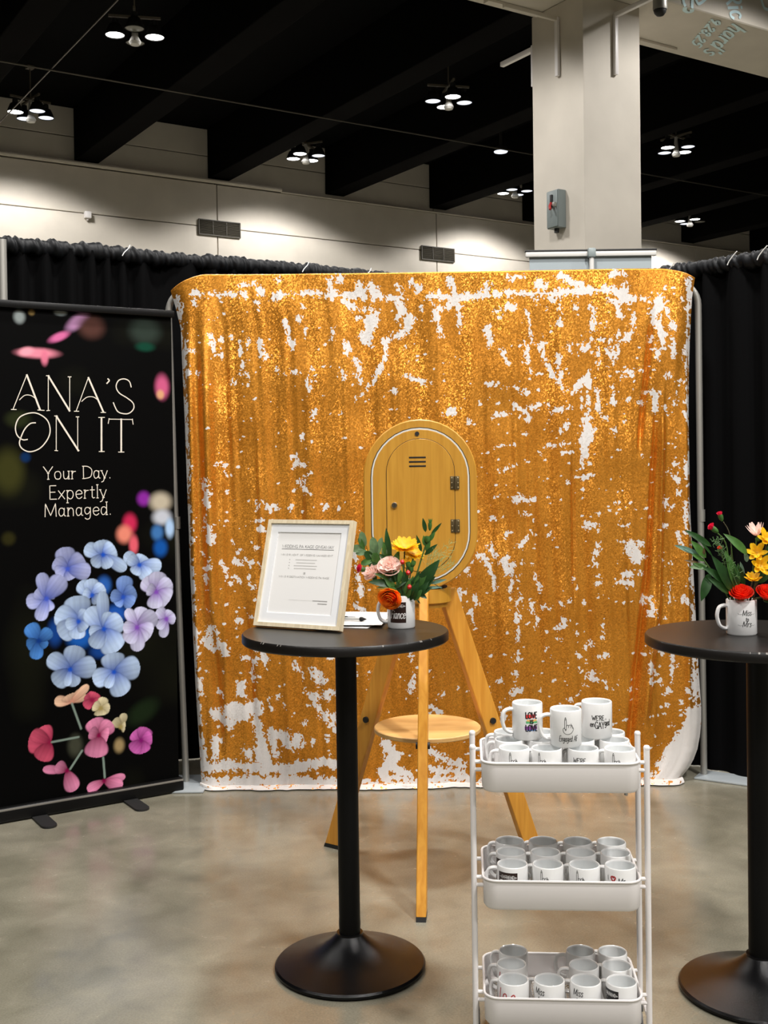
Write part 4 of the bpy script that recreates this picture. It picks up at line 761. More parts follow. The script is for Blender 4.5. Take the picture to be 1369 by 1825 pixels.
def print_block(top, bottom, m, s=1.0, x0=-.027, x1=.019, z0=.018, z1=.078):
    f = on_mug(s); b = MB(); ribbon(b, [(x0, (z0 + z1) / 2), (x1, (z0 + z1) / 2)], z1 - z0, f, 0, .003, False)
    g = lambda a, c: tuple(q * 1.0022 if k < 2 else q for k, q in enumerate(f(a, c)))
    xc = (x0 + x1) / 2; W_ = x1 - x0
    for st in fit_text(top, W_ * .72, .009, xc, z1 - .0165): ribbon(b, st, .0011, g, 1, .003)
    ribbon(b, [(x0 + .004, z1 - .0125), (x1 - .003, z1 - .0125)], .0010, g, 1, .003)
    ribbon(b, [(x1 - .006, z1 - .0105), (x1 - .002, z1 - .0125), (x1 - .006, z1 - .0145)], .001, g, 1, .003)
    for st in fit_text(bottom, W_ * .93, .026, xc, z0 + .0135, .25): ribbon(b, st, .0024, g, 1, .003)
    return b.mesh('print', [m, m_white])
def print_script(lines, m, s=1.0, wid=.036, h=.016, z=.058, dz=.02, w=.0016, flour=False):
    f = on_mug(s); b = MB()
    for i, t in enumerate(lines):
        wd = wid * (.35 if len(t) <= 2 else 1.0); hh = h * (.7 if len(t) <= 2 else 1)
        for st in fit_text(t, wd, hh, 0, z - dz * i, .25): ribbon(b, st, w, f, 0, .003)
        if flour and len(t) > 2:
            zz_ = z - dz * i + h * .3
            for sg in (-1, 1): ribbon(b, crom([(sg * wid * .5, zz_), (sg * wid * .72, zz_ - .0015), (sg * wid * .95, zz_ + .001)], 5), .0006, f, 0, .003)
    return b.mesh('print', m)
PR = {'love': print_love(), 'engaged': print_engaged(), 'engaged_top': print_engaged(1.02), 'gay': print_gay(), 'were': print_script(["WE'RE"], m_ink, 1.0, .034, .0125, .055), 'fiance_big': print_block('FRIEND', 'Fiance', m_brown, 1.09, -.041, .013, .020, .085),
      'boy': print_block('BOYFRIEND', 'Fiance', m_brown, 1.0, -.034, .022, .022, .083), 'boyblack': print_block('GIRLFRIEND', 'Fiancee', m_ink, 1.0, -.034, .018, .022, .083),
      'miss': print_script(['Miss', 'to', 'Mrs'], m_ink, 1.09, .028, .017, .060, .0165, .0017, True), 'missy': print_script(['Miss', 'to', 'Mrs'], m_ink, 1.0, .030, .018, .068, .017, .0018),
      'red': print_script(['Love', 'Mrs'], m_red, 1.0, .05, .030, .052, .034, .0030), 'heart': None, 'none': None}
b = MB(); f_ = on_mug(1.0)
hb = MB()
ribbon(hb, crom([(.0, .052), (-.006, .062), (-.002, .066), (0, .063), (.002, .066), (.006, .062), (0, .052)], 5), .004, f_, 0, .002)
for st in fit_text('I', .006, .012, -.016, .054): ribbon(b, st, .0018, f_, 0, .003)
mb2 = MB()
for st in fit_text('Mr', .02, .014, .022, .060, .2): ribbon(mb2, st, .0016, f_, 0, .003)
b.v = [(x, y, z + .010) for x, y, z in b.v]; hb.v = [(x, y, z + .010) for x, y, z in hb.v]
PR['heart'] = b.mesh('print', m_ink); HEART = hb.mesh('heart_print', m_red); MRP = mb2.mesh('print', m_ink)
def mug(label, loc, ang, pr, s=1.0, group=None):
    o = thing('coffee_mug', label, 'mug', loc, math.radians(ang), group)
    b_, h_ = MUG[s]; link('mug_body', b_, o); link('mug_handle', h_, o)
    if PR.get(pr): link('print', PR[pr], o)
    if pr == 'heart': link('heart_print', HEART, o); link('print', MRP, o)
    return o

# ================================================================== white trolley with three trays
CX_, CY_, CR = .4622, 3.07, -.0718
tro = thing('utility_trolley', 'white three-tier metal trolley full of mugs at lower right', 'trolley', (CX_, CY_, 0), CR)
def rrect(w, d, r, n=6):
    out = []
    for (cx, cy, a0) in ((w / 2 - r, d / 2 - r, 0), (-w / 2 + r, d / 2 - r, PI / 2), (-w / 2 + r, -d / 2 + r, PI), (w / 2 - r, -d / 2 + r, 1.5 * PI)):
        for i in range(n + 1): a = a0 + PI / 2 * i / n; out.append((cx + r * math.cos(a), cy + r * math.sin(a)))
    return out
TW, TD, RIM = .412, .278, (.801, .4905, .180)
def tray_mesh(z):
    m = MB(); secs = [(0, -.075), (0, -.002), (.002, 0), (-.0035, 0), (-.0035, -.071), (-.02, -.0725)]
    rings = [(rrect(TW + 2 * o, TD + 2 * o, .038 + o), z + dz) for o, dz in ((-.006, -.078), (0, -.070), (0, -.003), (-.0025, -.003), (-.0025, -.068))]
    vs = [(p[0], p[1], zz_) for R_, zz_ in rings for p in R_]; n = len(rings[0][0]); fs = []
    for i in range(len(rings) - 1):
        for j in range(n): fs.append((i * n + j, i * n + (j + 1) % n, (i + 1) * n + (j + 1) % n, (i + 1) * n + j))
    m.add(vs, fs)
    # flat floor border
    A = rrect(TW - .005, TD - .005, .036); B = rrect(TW - .06, TD - .06, .012); vs = [(p[0], p[1], z - .0655) for p in A] + [(p[0], p[1], z - .0655) for p in B]
    m.add(vs, [(j, (j + 1) % n, n + (j + 1) % n, n + j) for j in range(n)])
    m.tube([(p[0], p[1], z) for p in rrect(TW + .001, TD + .001, .0385)], .0034, 8, closed=True)
    return m
def lattice(z):
    m = MB(); w, d = TW - .056, TD - .056; st = .0125
    for sg in (1, -1):
        k = -(w + d) / 2
        while k < (w + d) / 2:
            pts = []      # clip x - sg*y = k to the rectangle
            x0 = max(-w / 2, k - d / 2); x1 = min(w / 2, k + d / 2)
            if x1 > x0:
                a = Vector((x0, sg * (x0 - k), z - .0662)); b = Vector((x1, sg * (x1 - k), z - .0662)); t = (b - a).normalized(); nn = Vector((-t.y, t.x, 0)) * .0017
                zz_ = Vector((0, 0, .0009)); m.add([a - nn, b - nn, b + nn, a + nn, a - nn + zz_, b - nn + zz_, b + nn + zz_, a + nn + zz_], [(3, 2, 1, 0), (4, 5, 6, 7), (0, 1, 5, 4), (2, 3, 7, 6)])
            k += st
    return m
for z_ in RIM:
    t_ = tray_mesh(z_).build('tray', m_cart, tro)
    lattice(z_).build('tray_floor_mesh', m_cart, t_, False)
    for sx in (-1, 1):
        for sy in (-.080, .080):
            for dz in ((-.005, -.026) if sy < 0 else (-.012,)): MB().tube([(sx * (TW / 2 - .003), sy, z_ + dz - .006), (sx * .231, sy, z_ + dz - .006)], .0055, 8).build('spacer_pin', m_cart, t_)
for sx in (-1, 1):
    for sy in (-1, 1):
        p = MB().tube([(sx * .230, sy * .080, .075), (sx * .230, sy * .080, .826)], .008, 14)
        p.lathe([(.008, 0), (.0088, .002), (.0088, .007), (.006, .011), (0, .012)], 14, c=(sx * .230, sy * .080, .824), capb=False, capt=False)
        up_ = p.build('upright', m_cart, tro)
        MB().lathe([(.0, -.008), (.024, -.008), (.026, -.005), (.026, .005), (.024, .008), (0, .008)], 18, c=(sx * .226, sy * .076, .026), mat=Matrix.Rotation(PI / 2, 4, 'Y'), capb=False, capt=False).box((sx * .229, sy * .080, .064), (.018, .022, .03), bev=.004).build('caster', m_caster, up_)
for sx in (-1, 1): MB().tube([(sx * .230, -.08, .105), (sx * .230, .08, .105)], .006, 8).build('side_rail', m_cart, tro)
MB().tube([(.21, .085, .735), (.205, .083, .70), (.196, .08, .655)], .005, 8).build('latch', m_steel, tro)

ct = Matrix.Translation((CX_, CY_, 0)) @ Matrix.Rotation(CR, 4, 'Z')
COLS = [-.128, -.034, .062, .156]; ROWS = [-.090, .003, .0925]
CW = ['leftmost', 'second from left', 'third from left', 'rightmost']; RW = ['front', 'middle', 'back']; TN = ['top', 'middle', 'bottom']
JX = {(0, 0, 0): (.008, .004), (0, 3, 0): (.002, -.002), (1, 3, 0): (.0, -.002), (0, 1, 1): (-.006, .0), (2, 0, 0): (-.001, -.001)}
PRT = {(0, 0, 0): 'engaged', (0, 1, 0): 'engaged', (0, 2, 0): 'were', (0, 3, 0): 'engaged', (1, 0, 0): 'boy', (1, 0, 1): 'boy', (1, 1, 0): 'engaged', (1, 2, 0): 'engaged', (1, 3, 0): 'heart', (2, 0, 0): 'red', (2, 0, 1): 'red', (2, 1, 0): 'missy', (2, 2, 0): 'missy', (2, 3, 0): 'boyblack'}
NOTE = {(1, 0, 0): ' with brown block print', (1, 3, 0): ' with small red heart', (2, 0, 0): ' with red script', (2, 3, 0): ' with black block print'}
for ti, zr in enumerate(RIM):
    for r_ in range(3):
        for c_ in range(4):
            if ti == 2 and ((r_ == 1 and c_ == 1) or (r_ == 2 and c_ == 1)): continue
            x_, y_ = COLS[c_], ROWS[r_]; rr = random.Random(ti * 100 + r_ * 10 + c_)
            ang = rr.uniform(-44, -34); ang = ang if c_ else (rr.uniform(-34, -24) if not (ti == 1 and r_ == 0) else -14)
            if r_ == 0 and ti == 0 and c_ in (1, 2): ang = -42
            if ti == 2 and r_ == 1 and c_ == 0: x_ -= .002
            if ti == 2 and r_ == 2 and c_ == 0: x_ += .006; y_ -= .006
            if ti == 2 and r_ in (1, 2) and c_ == 2: ang = -12; x_ += .005
            dx, dy = JX.get((ti, c_, r_), (0, 0))
            p = ct @ Vector((x_ + dx, y_ + dy, zr - .0652))
            col = CW[c_]
            if ti == 2 and r_ > 0: col = {0: 'leftmost', 2: 'second from left', 3: 'rightmost'}[c_]
            mo = mug('white mug%s, %s in the %s row of the %s tray' % (NOTE.get((ti, c_, r_), ''), col, RW[r_], TN[ti]), p, ang + math.degrees(CR), PRT.get((ti, c_, r_)), 1.0, 'white mugs in the %s tray' % TN[ti])
            for ch in mo.children:
                if ch.name.startswith('print') and PRT.get((ti, c_, r_)) in ('engaged', 'were'): ch.rotation_euler.z = .35; ch.location.z = .009
zs = RIM[0] - .0652 + .0962
for lab, xy, ang, pr in [('white mug lettered over rainbow stripes, standing on the mugs of the top tray', (-.078, .018), 10, 'love'), ('white mug with drawn hand, standing in front on the mugs of the top tray', (.020, -.058), 0, 'engaged_top'), ('white mug with black hand lettering, right of those standing on the top tray mugs', (.113, .035), -40, 'gay')]:
    p = ct @ Vector((xy[0], xy[1], zs)); o = mug(lab, p, ang, pr, 1.02, 'mugs stacked on top')
    if pr == 'gay': [setattr(c, 'rotation_euler', (0, 0, math.radians(40))) for c in o.children if c.name.startswith('print')]

# ================================================================== picture frame, papers and pen on the middle table
pf = thing('picture_frame', 'pale wood picture frame with printed sheet, leaning back on the middle table', 'picture frame', (-.2875, 3.565, 1.0672), math.atan2(-.466, .885))
TL = Matrix.Rotation(math.radians(-16.5), 4, 'X')
FW, FH = .322, .352
def tilt(mb): mb.v = [tuple(TL @ Vector((x, y, z)) + Vector((0, 0, .0075))) for x, y, z in mb.v]; return mb
def rail(pts, m=m_oak):
    mb = MB(); mb.add([(p[0], 0, p[1]) for p in pts] + [(p[0], .024, p[1]) for p in pts], [(0, 1, 2, 3), (7, 6, 5, 4)] + [(i, 4 + i, 4 + (i + 1) % 4, (i + 1) % 4) for i in range(4)])
    tilt(mb).build('rail', m, pf, False)
a, w = FW / 2, .0125
rail([(-a, 0), (a, 0), (a - w, w), (-a + w, w)]); rail([(-a, FH), (-a + w, FH - w), (a - w, FH - w), (a, FH)])
rail([(-a, 0), (-a + w, w), (-a + w, FH - w), (-a, FH)]); rail([(a, 0), (a, FH), (a - w, FH - w), (a - w, w)])
def rect(x0, z0, x1, z1): return [(x0, z0), (x1, z0), (x1, z1), (x0, z1)]
mbd = MB(); ring_prism(mbd, rect(-a + w - .002, w - .002, a - w + .002, FH - w + .002), rect(-a + .041, .045, a - .041, FH - .041), .006, .0088); tilt(mbd).build('mat_board', m_mat_board, pf, False)
tilt(MB().box((0, .0095, FH / 2), (FW - .03, .001, FH - .03))).build('printed_sheet', m_paper, pf, False)
tilt(MB().box((0, .019, FH / 2), (FW - .02, .006, FH - .02))).build('back_board', m_blk, pf, False)
st_ = MB(); st_.add([(-.03, .050, .27), (.03, .050, .27), (.045, .135, -.004), (-.045, .135, -.004), (-.03, .054, .272), (.03, .054, .272), (.045, .139, -.004), (-.045, .139, -.004)], [(0, 1, 2, 3), (7, 6, 5, 4), (0, 4, 5, 1), (1, 5, 6, 2), (2, 6, 7, 3), (3, 7, 4, 0)])
st_.v = [(x, y + .06, max(z, .0005)) for x, y, z in st_.v]; st_.build('easel_leg', m_blk, pf, False)
tx = MB(); onp = lambda x, z: tuple(TL @ Vector((x, .0086, z)) + Vector((0, 0, .0075)))
def row(txt, wd, h, zf, wt, mi=0, xc=0.0, ul=False):
    z = FH * (1 - zf)
    for s in fit_text(txt, wd, h, xc, z): ribbon(tx, s, wt, onp, mi, .01)
    if ul: ribbon(tx, [(xc - wd / 2, z - .004), (xc + wd / 2, z - .004)], .0012, onp, mi, .05)
row('WEDDING PACKAGE GIVEAWAY', .196, .0095, .262, .0009, 0, 0, True)
row('WIN OUR MONTH OF WEDDING MANAGEMENT', .196, .0055, .335, .0008, 1)
for q, (zf, wd) in enumerate([(.372, .080), (.400, .070), (.427, .086), (.453, .082)]):
    ribbon(tx, [(-wd / 2 + i * wd / 17, FH * (1 - zf)) for i in range(18)], .0016, onp, 2, .02)
    ribbon(tx, [(-.063, FH * (1 - zf)), (-.061, FH * (1 - zf))], .0018, onp, 1)
row('OR', .008, .006, .505, .0008, 1)
row('WIN OUR DESTINATION WEDDING PACKAGE', .190, .0055, .540, .0008, 1)
ribbon(tx, [(-.045, FH * .255), (.045, FH * .255)], .0005, onp, 2, .02); ribbon(tx, [(.045, FH * .256), (.098, FH * .256)], .0022, onp, 1, .02); ribbon(tx, [(.065, FH * .231), (.098, FH * .231)], .0022, onp, 1, .02)
tag(tx.build('print', [m_ink, m_inkgrey, mat('faint_print', lin((176, 174, 170)), .7)], pf, False), kind='stuff')

def sheet(label, cx, cy, z, rot, curl, seed):
    n = 14; W_, D_ = .205, .265; r = np.random.default_rng(seed)
    u, v = np.meshgrid(np.linspace(-.5, .5, n), np.linspace(-.5, .5, n), indexing='ij')
    zz_ = curl * np.clip(v - .05, 0, 1) ** 2 * 4 + .0015 * np.sin(u * 5 + seed) * np.clip(v + .3, 0, 1)
    me_top = np.stack([u * W_, v * D_, zz_ - zz_.min()], -1).reshape(-1, 3); F = grid_faces(n, n)
    mb = MB(); k = len(me_top); mb.add(list(map(tuple, me_top)) + [(a, b, c + .0009) for a, b, c in me_top], [tuple(f[::-1]) for f in F.tolist()] + [tuple(i + k for i in f) for f in F.tolist()])
    per = [i for i in range(n)] + [n * j + n - 1 for j in range(1, n)] + [n * (n - 1) + i for i in range(n - 2, -1, -1)] + [n * j for j in range(n - 2, 0, -1)]
    mb.add([mb.v[i] for i in per] + [mb.v[i + k] for i in per], [(i, (i + 1) % len(per), len(per) + (i + 1) % len(per), len(per) + i) for i in range(len(per))])
    o = mb.build('paper_sheet', m_paper); o.location = (cx, cy, z); o.rotation_euler = (0, 0, rot)
    return tag(o, label, 'paper', 'papers on the middle table')
sheet('white paper sheet, bottom one under the pen on the middle table', -.118, 3.735, 1.0672, -.30, .006, 1)
sheet('white paper sheet, top one under the pen between frame and mug', -.100, 3.738, 1.0745, -.12, .008, 2)
pn = thing('pen', 'white pen with black tip on the papers between frame and mug', 'pen', (-.128, 3.70, 1.0835), -.35)
Rx = Matrix.Rotation(PI / 2, 4, 'Y')
MB().lathe([(.0, -.065), (.0048, -.064), (.0052, -.05), (.0052, .045), (.0, .046)], 14, mat=Rx, capb=False, capt=False).build('barrel', m_zip, pn)
MB().lathe([(.0052, .045), (.0072, .047), (.0072, .054), (.0035, .062), (.0012, .068), (0, .069)], 14, mat=Rx, capb=False, capt=False).build('tip', m_blk, pn)
MB().box((-.02, .0, .0068), (.045, .0035, .002), bev=.0006).tube([(-.05, 0, .0058), (.03, 0, .0058)], .0008, 5).build('clip', m_blk, pn)
for i in range(3): MB().box((-.03 + i * .012, -.0022, .0050), (.006, .001, .0009)).build('label_mark', m_ink, pn, False)

# ================================================================== bouquets in mugs
G1 = mat('leaf_deep_green', (.015, .062, .011), .42, var=.3, vscale=40, thin=.25)
G2 = mat('leaf_mid_green', (.06, .165, .030), .45, var=.3, vscale=40, thin=.25)
G3 = mat('leaf_eucalyptus', (.14, .24, .11), .5, var=.25, vscale=50, thin=.25)
G4 = mat('leaf_light_green', (.30, .42, .10), .45, var=.2, vscale=40, thin=.25)
G5 = mat('leaf_blue_green', (.12, .23, .17), .5, var=.2, vscale=40, thin=.25)
GW = mat('wispy_green', (.30, .36, .12), .6)
BRW = mat('brown_bud', (.11, .07, .025), .5)
YEL = mat('yellow_petal', (.95, .62, .014), .5, var=.12, vscale=60, thin=.42)
YC = mat('yellow_centre', (.55, .28, .015), .6)
PNK = mat('blush_petal', (.95, .72, .64), .5, var=.10, vscale=60, thin=.42)
HOT = mat('hot_pink_petal', (.72, .012, .06), .5, thin=.42)
RED = mat('scarlet_petal', (.92, .045, .014), .45, var=.25, vscale=60, thin=.42)
ORG = mat('orange_petal', (1.0, .27, .018), .42, var=.42, vscale=38, thin=.42)
RB = mat('red_berry', (.55, .012, .012), .3)
STEM = mat('stem_green', (.07, .14, .03), .5)
STEMD = mat('stem_dark', (.06, .055, .025), .6)
def V3(p): return Vector(p)
def stem_path(b, h, bend=(0, 0, 0), n=6): return crom([b, (V3(b) + V3(h)) * .5 + V3(bend), h], n)
def leaf(par, b, t, w, m, hint=(0, -1, .4), rnd=False, curl=.12, fold=.18, name='leaf'):
    b, t = V3(b), V3(t); ax = t - b; L = ax.length; ax = ax / L; sd = ax.cross(V3(hint)).normalized(); nn = sd.cross(ax).normalized()
    n = 8; vs = []
    for i in range(n + 1):
        k = i / n; ww = (math.sqrt(max(0, 1 - (2 * k - 1) ** 2)) if rnd else math.sin(PI * k ** .82) ** .85) * w / 2
        c = b + ax * L * k + nn * (curl * L * math.sin(PI * k * .9))
        vs += [c - sd * ww + nn * fold * ww, c - sd * ww * .5 + nn * fold * .3 * ww, c, c + sd * ww * .5 + nn * fold * .3 * ww, c + sd * ww + nn * fold * ww]
    fs = [(5 * i + j, 5 * i + j + 1, 5 * i + j + 6, 5 * i + j + 5) for i in range(n) for j in range(4)]
    return MB().add(vs, fs).build(name, m, par, True, 80)
def basis(ax):
    ax = V3(ax).normalized(); x = ax.orthogonal().normalized(); return x, ax.cross(x), ax
def rose_head(par, c, ax, R, m, seed=0, open_=1.0, rings=5, name='petals'):
    x, y, a = basis(ax); c = V3(c); mb = MB(); rr = random.Random(seed)
    for k in range(rings):
        q = k / (rings - 1); n_ = (3, 3, 4, 5, 5, 6)[k]; rk = R * (.20 + .78 * q ** 1.05 * open_); zt = R * (.62 - .42 * q * q); off = rr.random() * 6
        for p in range(n_):
            a0 = off + 2 * PI * p / n_; da = 2 * PI / n_ * .72; vs = []; nu, nv = 6, 6; tl = rr.uniform(-.05, .08) * R
            for i in range(nu + 1):
                for j in range(nv + 1):
                    s = i / nu * 2 - 1; t = j / nv; an = a0 + da * s
                    r = rk * (.30 + .72 * math.sin(min(1, t * 1.15) * PI / 2)) + R * (.16 * q + .03) * max(0, t - .72) / .28
                    zz_ = -R * .75 + (zt + tl + R * .75) * t * (1 - .13 * s * s * t) - R * .12 * q * max(0, t - .8) / .2
                    r *= 1 + .03 * math.sin(3 * an + k)
                    vs.append(c + x * (r * math.cos(an)) + y * (r * math.sin(an)) + a * zz_)
            mb.add(vs, [(i * (nv + 1) + j, (i + 1) * (nv + 1) + j, (i + 1) * (nv + 1) + j + 1, i * (nv + 1) + j + 1) for i in range(nu) for j in range(nv)])
    return mb.build(name, m, par, True, 80)
def ray_head(par, c, ax, R, m, n_=(15, 12), w=.30, cup=.25, seed=0, centre=YC, cr=.26, notch=True):
    x, y, a = basis(ax); c = V3(c); mb = MB(); rr = random.Random(seed)
    for k, nn_ in enumerate(n_):
        for p in range(nn_):
            an = 2 * PI * (p + .5 * k) / nn_ + rr.uniform(-.08, .08); d = x * math.cos(an) + y * math.sin(an); sd = a.cross(d); L = R * (1 - .2 * k) * rr.uniform(.9, 1.05); vs = []
            cu = cup + .22 * k + rr.uniform(-.08, .08)
            for i in range(7):
                t = i / 6; ww = R * w * (math.sin(PI * min(1, .12 + .80 * t)) ** .7) * .5 if t < 1 else R * w * .12
                ct_ = c + d * (L * t) + a * (L * cu * t * t + .004 * k)
                vs += [ct_ - sd * ww + a * ww * .35, ct_, ct_ + sd * ww + a * ww * .35]
            mb.add(vs, [(3 * i + j, 3 * i + j + 1, 3 * i + j + 4, 3 * i + j + 3) for i in range(6) for j in range(2)])
    o = mb.build('petals', m, par, True, 80)
    if centre:
        X = Matrix((x, y, a)).transposed().to_4x4()
        MB().lathe([(R * cr, 0), (R * cr * .9, R * .09), (R * cr * .5, R * .16), (0, R * .18)], 14, c=c, mat=X, capb=False, capt=False).build('flower_centre', centre, par)
    return o
def calyx(par, c, ax, r, L, m=G2, name='calyx'):
    x, y, a = basis(ax); X = Matrix((x, y, a)).transposed().to_4x4()
    return MB().lathe([(.0, -L), (r * .35, -L * .95), (r * .8, -L * .7), (r, -L * .35), (r * .85, 0)], 12, c=V3(c), mat=X, capb=False, capt=False).build(name, m, par)
def bud(par, c, ax, r, L, m, tip=True):
    calyx(par, c, ax, r, L, G2)
    if tip:
        x, y, a = basis(ax); mb = MB(); rr = random.Random(3)
        for k in range(9):
            an = k * 2.4; q = .2 + .8 * k / 8; d = x * math.cos(an) + y * math.sin(an); sd = a.cross(d); b = V3(c) - a * L * .15
            w_ = r * .75; vs = []
            for i in range(4):
                t = i / 3; p = b + a * (L * .55 * t * (1.1 - .3 * q)) + d * (r * q * (.7 + .55 * t)); ww = w_ * (.5 + .5 * t)
                vs += [p - sd * ww, p + d * .15 * ww, p + sd * ww]
            mb.add(vs, [(3 * i + j, 3 * i + j + 1, 3 * i + j + 4, 3 * i + j + 3) for i in range(3) for j in range(2)])
        mb.build('petals', m, par, True, 80)
def bouquet(mugloc, U, px0, py0, who, R0):
    """local builder: L(a, b, d) = a units right, b units down from the photo grid, d metres towards the back; U metres per unit"""
    base = V3(mugloc); rim = .1
    Lc = lambda a, b, d=0.0: V3(((a - px0) * U, d, (py0 - b) * U))
    cnt = [0]
    def stem_thing(name, label, cat, head, m=STEM, r=.0022, bend=(0, 0, 0), via=None, group=None):
        cnt[0] += 1; an = cnt[0] * 2.4; rb = .012 + .009 * ((cnt[0] * 7) % 3) / 2
        o = thing(name, label, cat, base, 0, group)
        foot = V3((rb * math.cos(an), rb * math.sin(an), .014)); h = V3(head)
        out = V3((h.x, h.y, 0)); 
        if out.length > .001: out = out.normalized() * min(R0 * .78, out.length * .5)
        lip = V3((out.x, out.y, rim - .006))
        P = [foot, lip] + ([V3(via)] if via is not None else []) + [h]
        if via is None: P = [foot, lip, lip.lerp(h, .5) + V3(bend) + V3((0, 0, .006)), h]
        MB().tube(crom(P, 6), r, 7).build('stem', m, o); return o
    return Lc, stem_thing
# --- mug in the middle table
ML = (.049, 3.60, 1.0672)
mug('white mug with dark brown lettered block, holding the bouquet on the middle table', ML, 3, 'fiance_big', 1.09)
L, S = bouquet(ML, .00179, 714, 1114, 'middle', .04)
BQ = 'flowers in the middle table bouquet'
o = S('yellow_daisy', 'large yellow daisy, top one in the middle bouquet', 'flower', L(722, 976, .0), STEMD, bend=(0, 0, .01), group=BQ); ray_head(o, L(722, 974, .0), (.0, -.42, .93), .047, YEL, (15, 13), .46, .34, 1); calyx(o, L(722, 974, 0), (0, 0, 1), .010, .007, G1)
o = S('yellow_daisy', 'second yellow daisy, partly hidden below the top one', 'flower', L(737, 990, .02), STEMD, group=BQ); ray_head(o, L(737, 986, .02), (.25, -.45, .9), .038, YEL, (14, 11), .40, .22, 2); calyx(o, L(737, 990, .02), (.25, -.2, .9), .009, .007, G1)
o = S('yellow_daisy', 'small yellow flower low between green buds in the middle bouquet', 'flower', L(726, 1000, -.01), STEM, group=BQ); ray_head(o, L(726, 1000, -.01), (.1, -.5, .9), .021, YEL, (10, 8), .4, .5, 3)
o = S('blush_lisianthus', 'pale pink open flower in front of the middle bouquet', 'flower', L(694, 1006, -.035), STEM, group=BQ); rose_head(o, L(694, 1003, -.035), (-.05, -.75, .66), .030, PNK, 4, 1.1); ray_head(o, L(694, 1004, -.040), (-.05, -.6, .8), .034, PNK, (7,), .62, .35, 5, None); calyx(o, L(694, 1014, -.03), (-.1, -.4, .9), .010, .012)
o = S('blush_lisianthus', 'pale pink flower at the left of the middle bouquet', 'flower', L(663, 1018, -.03), STEM, group=BQ); rose_head(o, L(661, 1014, -.032), (-.65, -.45, .6), .025, PNK, 6, .9, 4); ray_head(o, L(661, 1015, -.03), (-.6, -.3, .75), .027, PNK, (6,), .62, .65, 7, None); calyx(o, L(666, 1022, -.03), (-.6, -.3, .7), .009, .012)
o = S('blush_lisianthus', 'pale pink half open flower between the two other pale pink flowers', 'flower', L(677, 1012, -.02), STEM, group=BQ); rose_head(o, L(676, 1007, -.02), (-.2, -.4, .9), .021, PNK, 8, .8, 4); calyx(o, L(677, 1016, -.02), (-.2, -.3, .9), .008, .012)
o = S('carnation_bud', 'hot pink carnation bud sticking out at far left of the middle bouquet', 'flower', L(650, 1012, -.01), STEM, group=BQ); bud(o, L(643, 1008, -.01), (-.92, -.1, .25), .009, .019, HOT); rose_head(o, L(640, 1007, -.01), (-.92, -.15, .3), .0135, HOT, 9, 1, 4, 'ruffle')
o = S('orange_rose', 'orange rose drooping over the front of the mug', 'flower', L(702, 1042, -.045), STEM, .003, group=BQ); rose_head(o, L(694, 1058, -.062), (-.28, -.86, -.42), .0345, ORG, 11, .95, 6); calyx(o, L(700, 1046, -.050), (-.35, -.5, -.8), .012, .012)
leaf(o, L(703, 1045, -.05), L(679, 1052, -.055), .012, G1); leaf(o, L(703, 1042, -.05), L(724, 1030, -.05), .010, G1)
o = S('red_berry_sprig', 'sprig of small red berries in the middle bouquet', 'berries', L(719, 1000, -.045), STEM, .0016, group=BQ)
for (a, b, d) in ((717, 995, -.05), (727, 1014, -.05), (729, 1039, -.05)):
    MB().lathe([(0, -.008), (.005, -.006), (.0075, 0), (.0055, .005), (.002, .008), (0, .0085)], 12, c=L(a, b, d), capb=False, capt=False).build('berry', RB, o); MB().tube(stem_path(L(722, 1045, -.03), L(a, b + 3, d)), .0012, 5).build('stalk', STEM, o); calyx(o, L(a, b + 2, d), (0, 0, 1), .004, .006)
o = S('eucalyptus_sprig', 'grey green round-leaved sprig at upper left of the middle bouquet', 'foliage', L(645, 966, .0), STEM, group=BQ)
for (b0, b1, t0, t1, w, m) in ((650, 970, 645, 941, .024, G3), (649, 972, 625, 972, .026, G3), (650, 974, 640, 952, .016, G2), (656, 978, 634, 981, .018, G3), (664, 992, 643, 1000, .022, G2), (664, 990, 650, 978, .026, G1)): leaf(o, L(b0, b1, -.005), L(t0, t1, -.012), w, m, (0, -1, .1), True, .08)
o = S('eucalyptus_sprig', 'grey green round-leaved sprig at left of the middle bouquet, beside the spear leaf', 'foliage', L(670, 968, .01), STEM, group=BQ)
for (b0, b1, t0, t1, w, m) in ((669, 985, 665, 951, .028, G3), (670, 988, 682, 952, .02, G3), (672, 996, 660, 972, .022, G3), (685, 986, 686, 970, .019, G3), (672, 1004, 668, 978, .026, G2), (676, 1000, 655, 1000, .022, G1), (690, 990, 682, 958, .014, G2)): leaf(o, L(b0, b1, .0), L(t0, t1, -.008), w, m, (0, -1, .1), True, .08)
o = S('spear_leaf_sprig', 'tall dark pointed leaf left of the yellow daisy in the middle bouquet', 'foliage', L(694, 994, .01), STEM, group=BQ)
leaf(o, L(695, 998, .01), L(689, 935, .0), .022, G1, (0, -1, .1)); leaf(o, L(700, 1010, .0), L(712, 975, -.01), .024, G2, (0, -1, .1)); leaf(o, L(698, 1000, .0), L(676, 982, .0), .018, G1, (0, -1, .1))
o = S('lisianthus_bud_sprig', 'upright dark green bud sprig at upper right of the middle bouquet', 'foliage', L(765, 952, .01), STEM, .0026, group=BQ)
for (b0, b1, t0, t1, w, m) in ((760, 945, 755, 919, .014, G1), (769, 950, 789, 928, .011, G1), (764, 962, 777, 944, .015, G2), (752, 980, 743, 949, .013, G1), (757, 986, 781, 966, .015, G1), (759, 970, 756, 950, .016, G2), (766, 965, 757, 958, .014, G1), (760, 980, 768, 958, .014, G2)): leaf(o, L(b0, b1, .005), L(t0, t1, .0), w, m, (0, -1, .15), False, .06)
calyx(o, L(768, 928, .005), (.05, 0, 1), .0065, .026, G2)
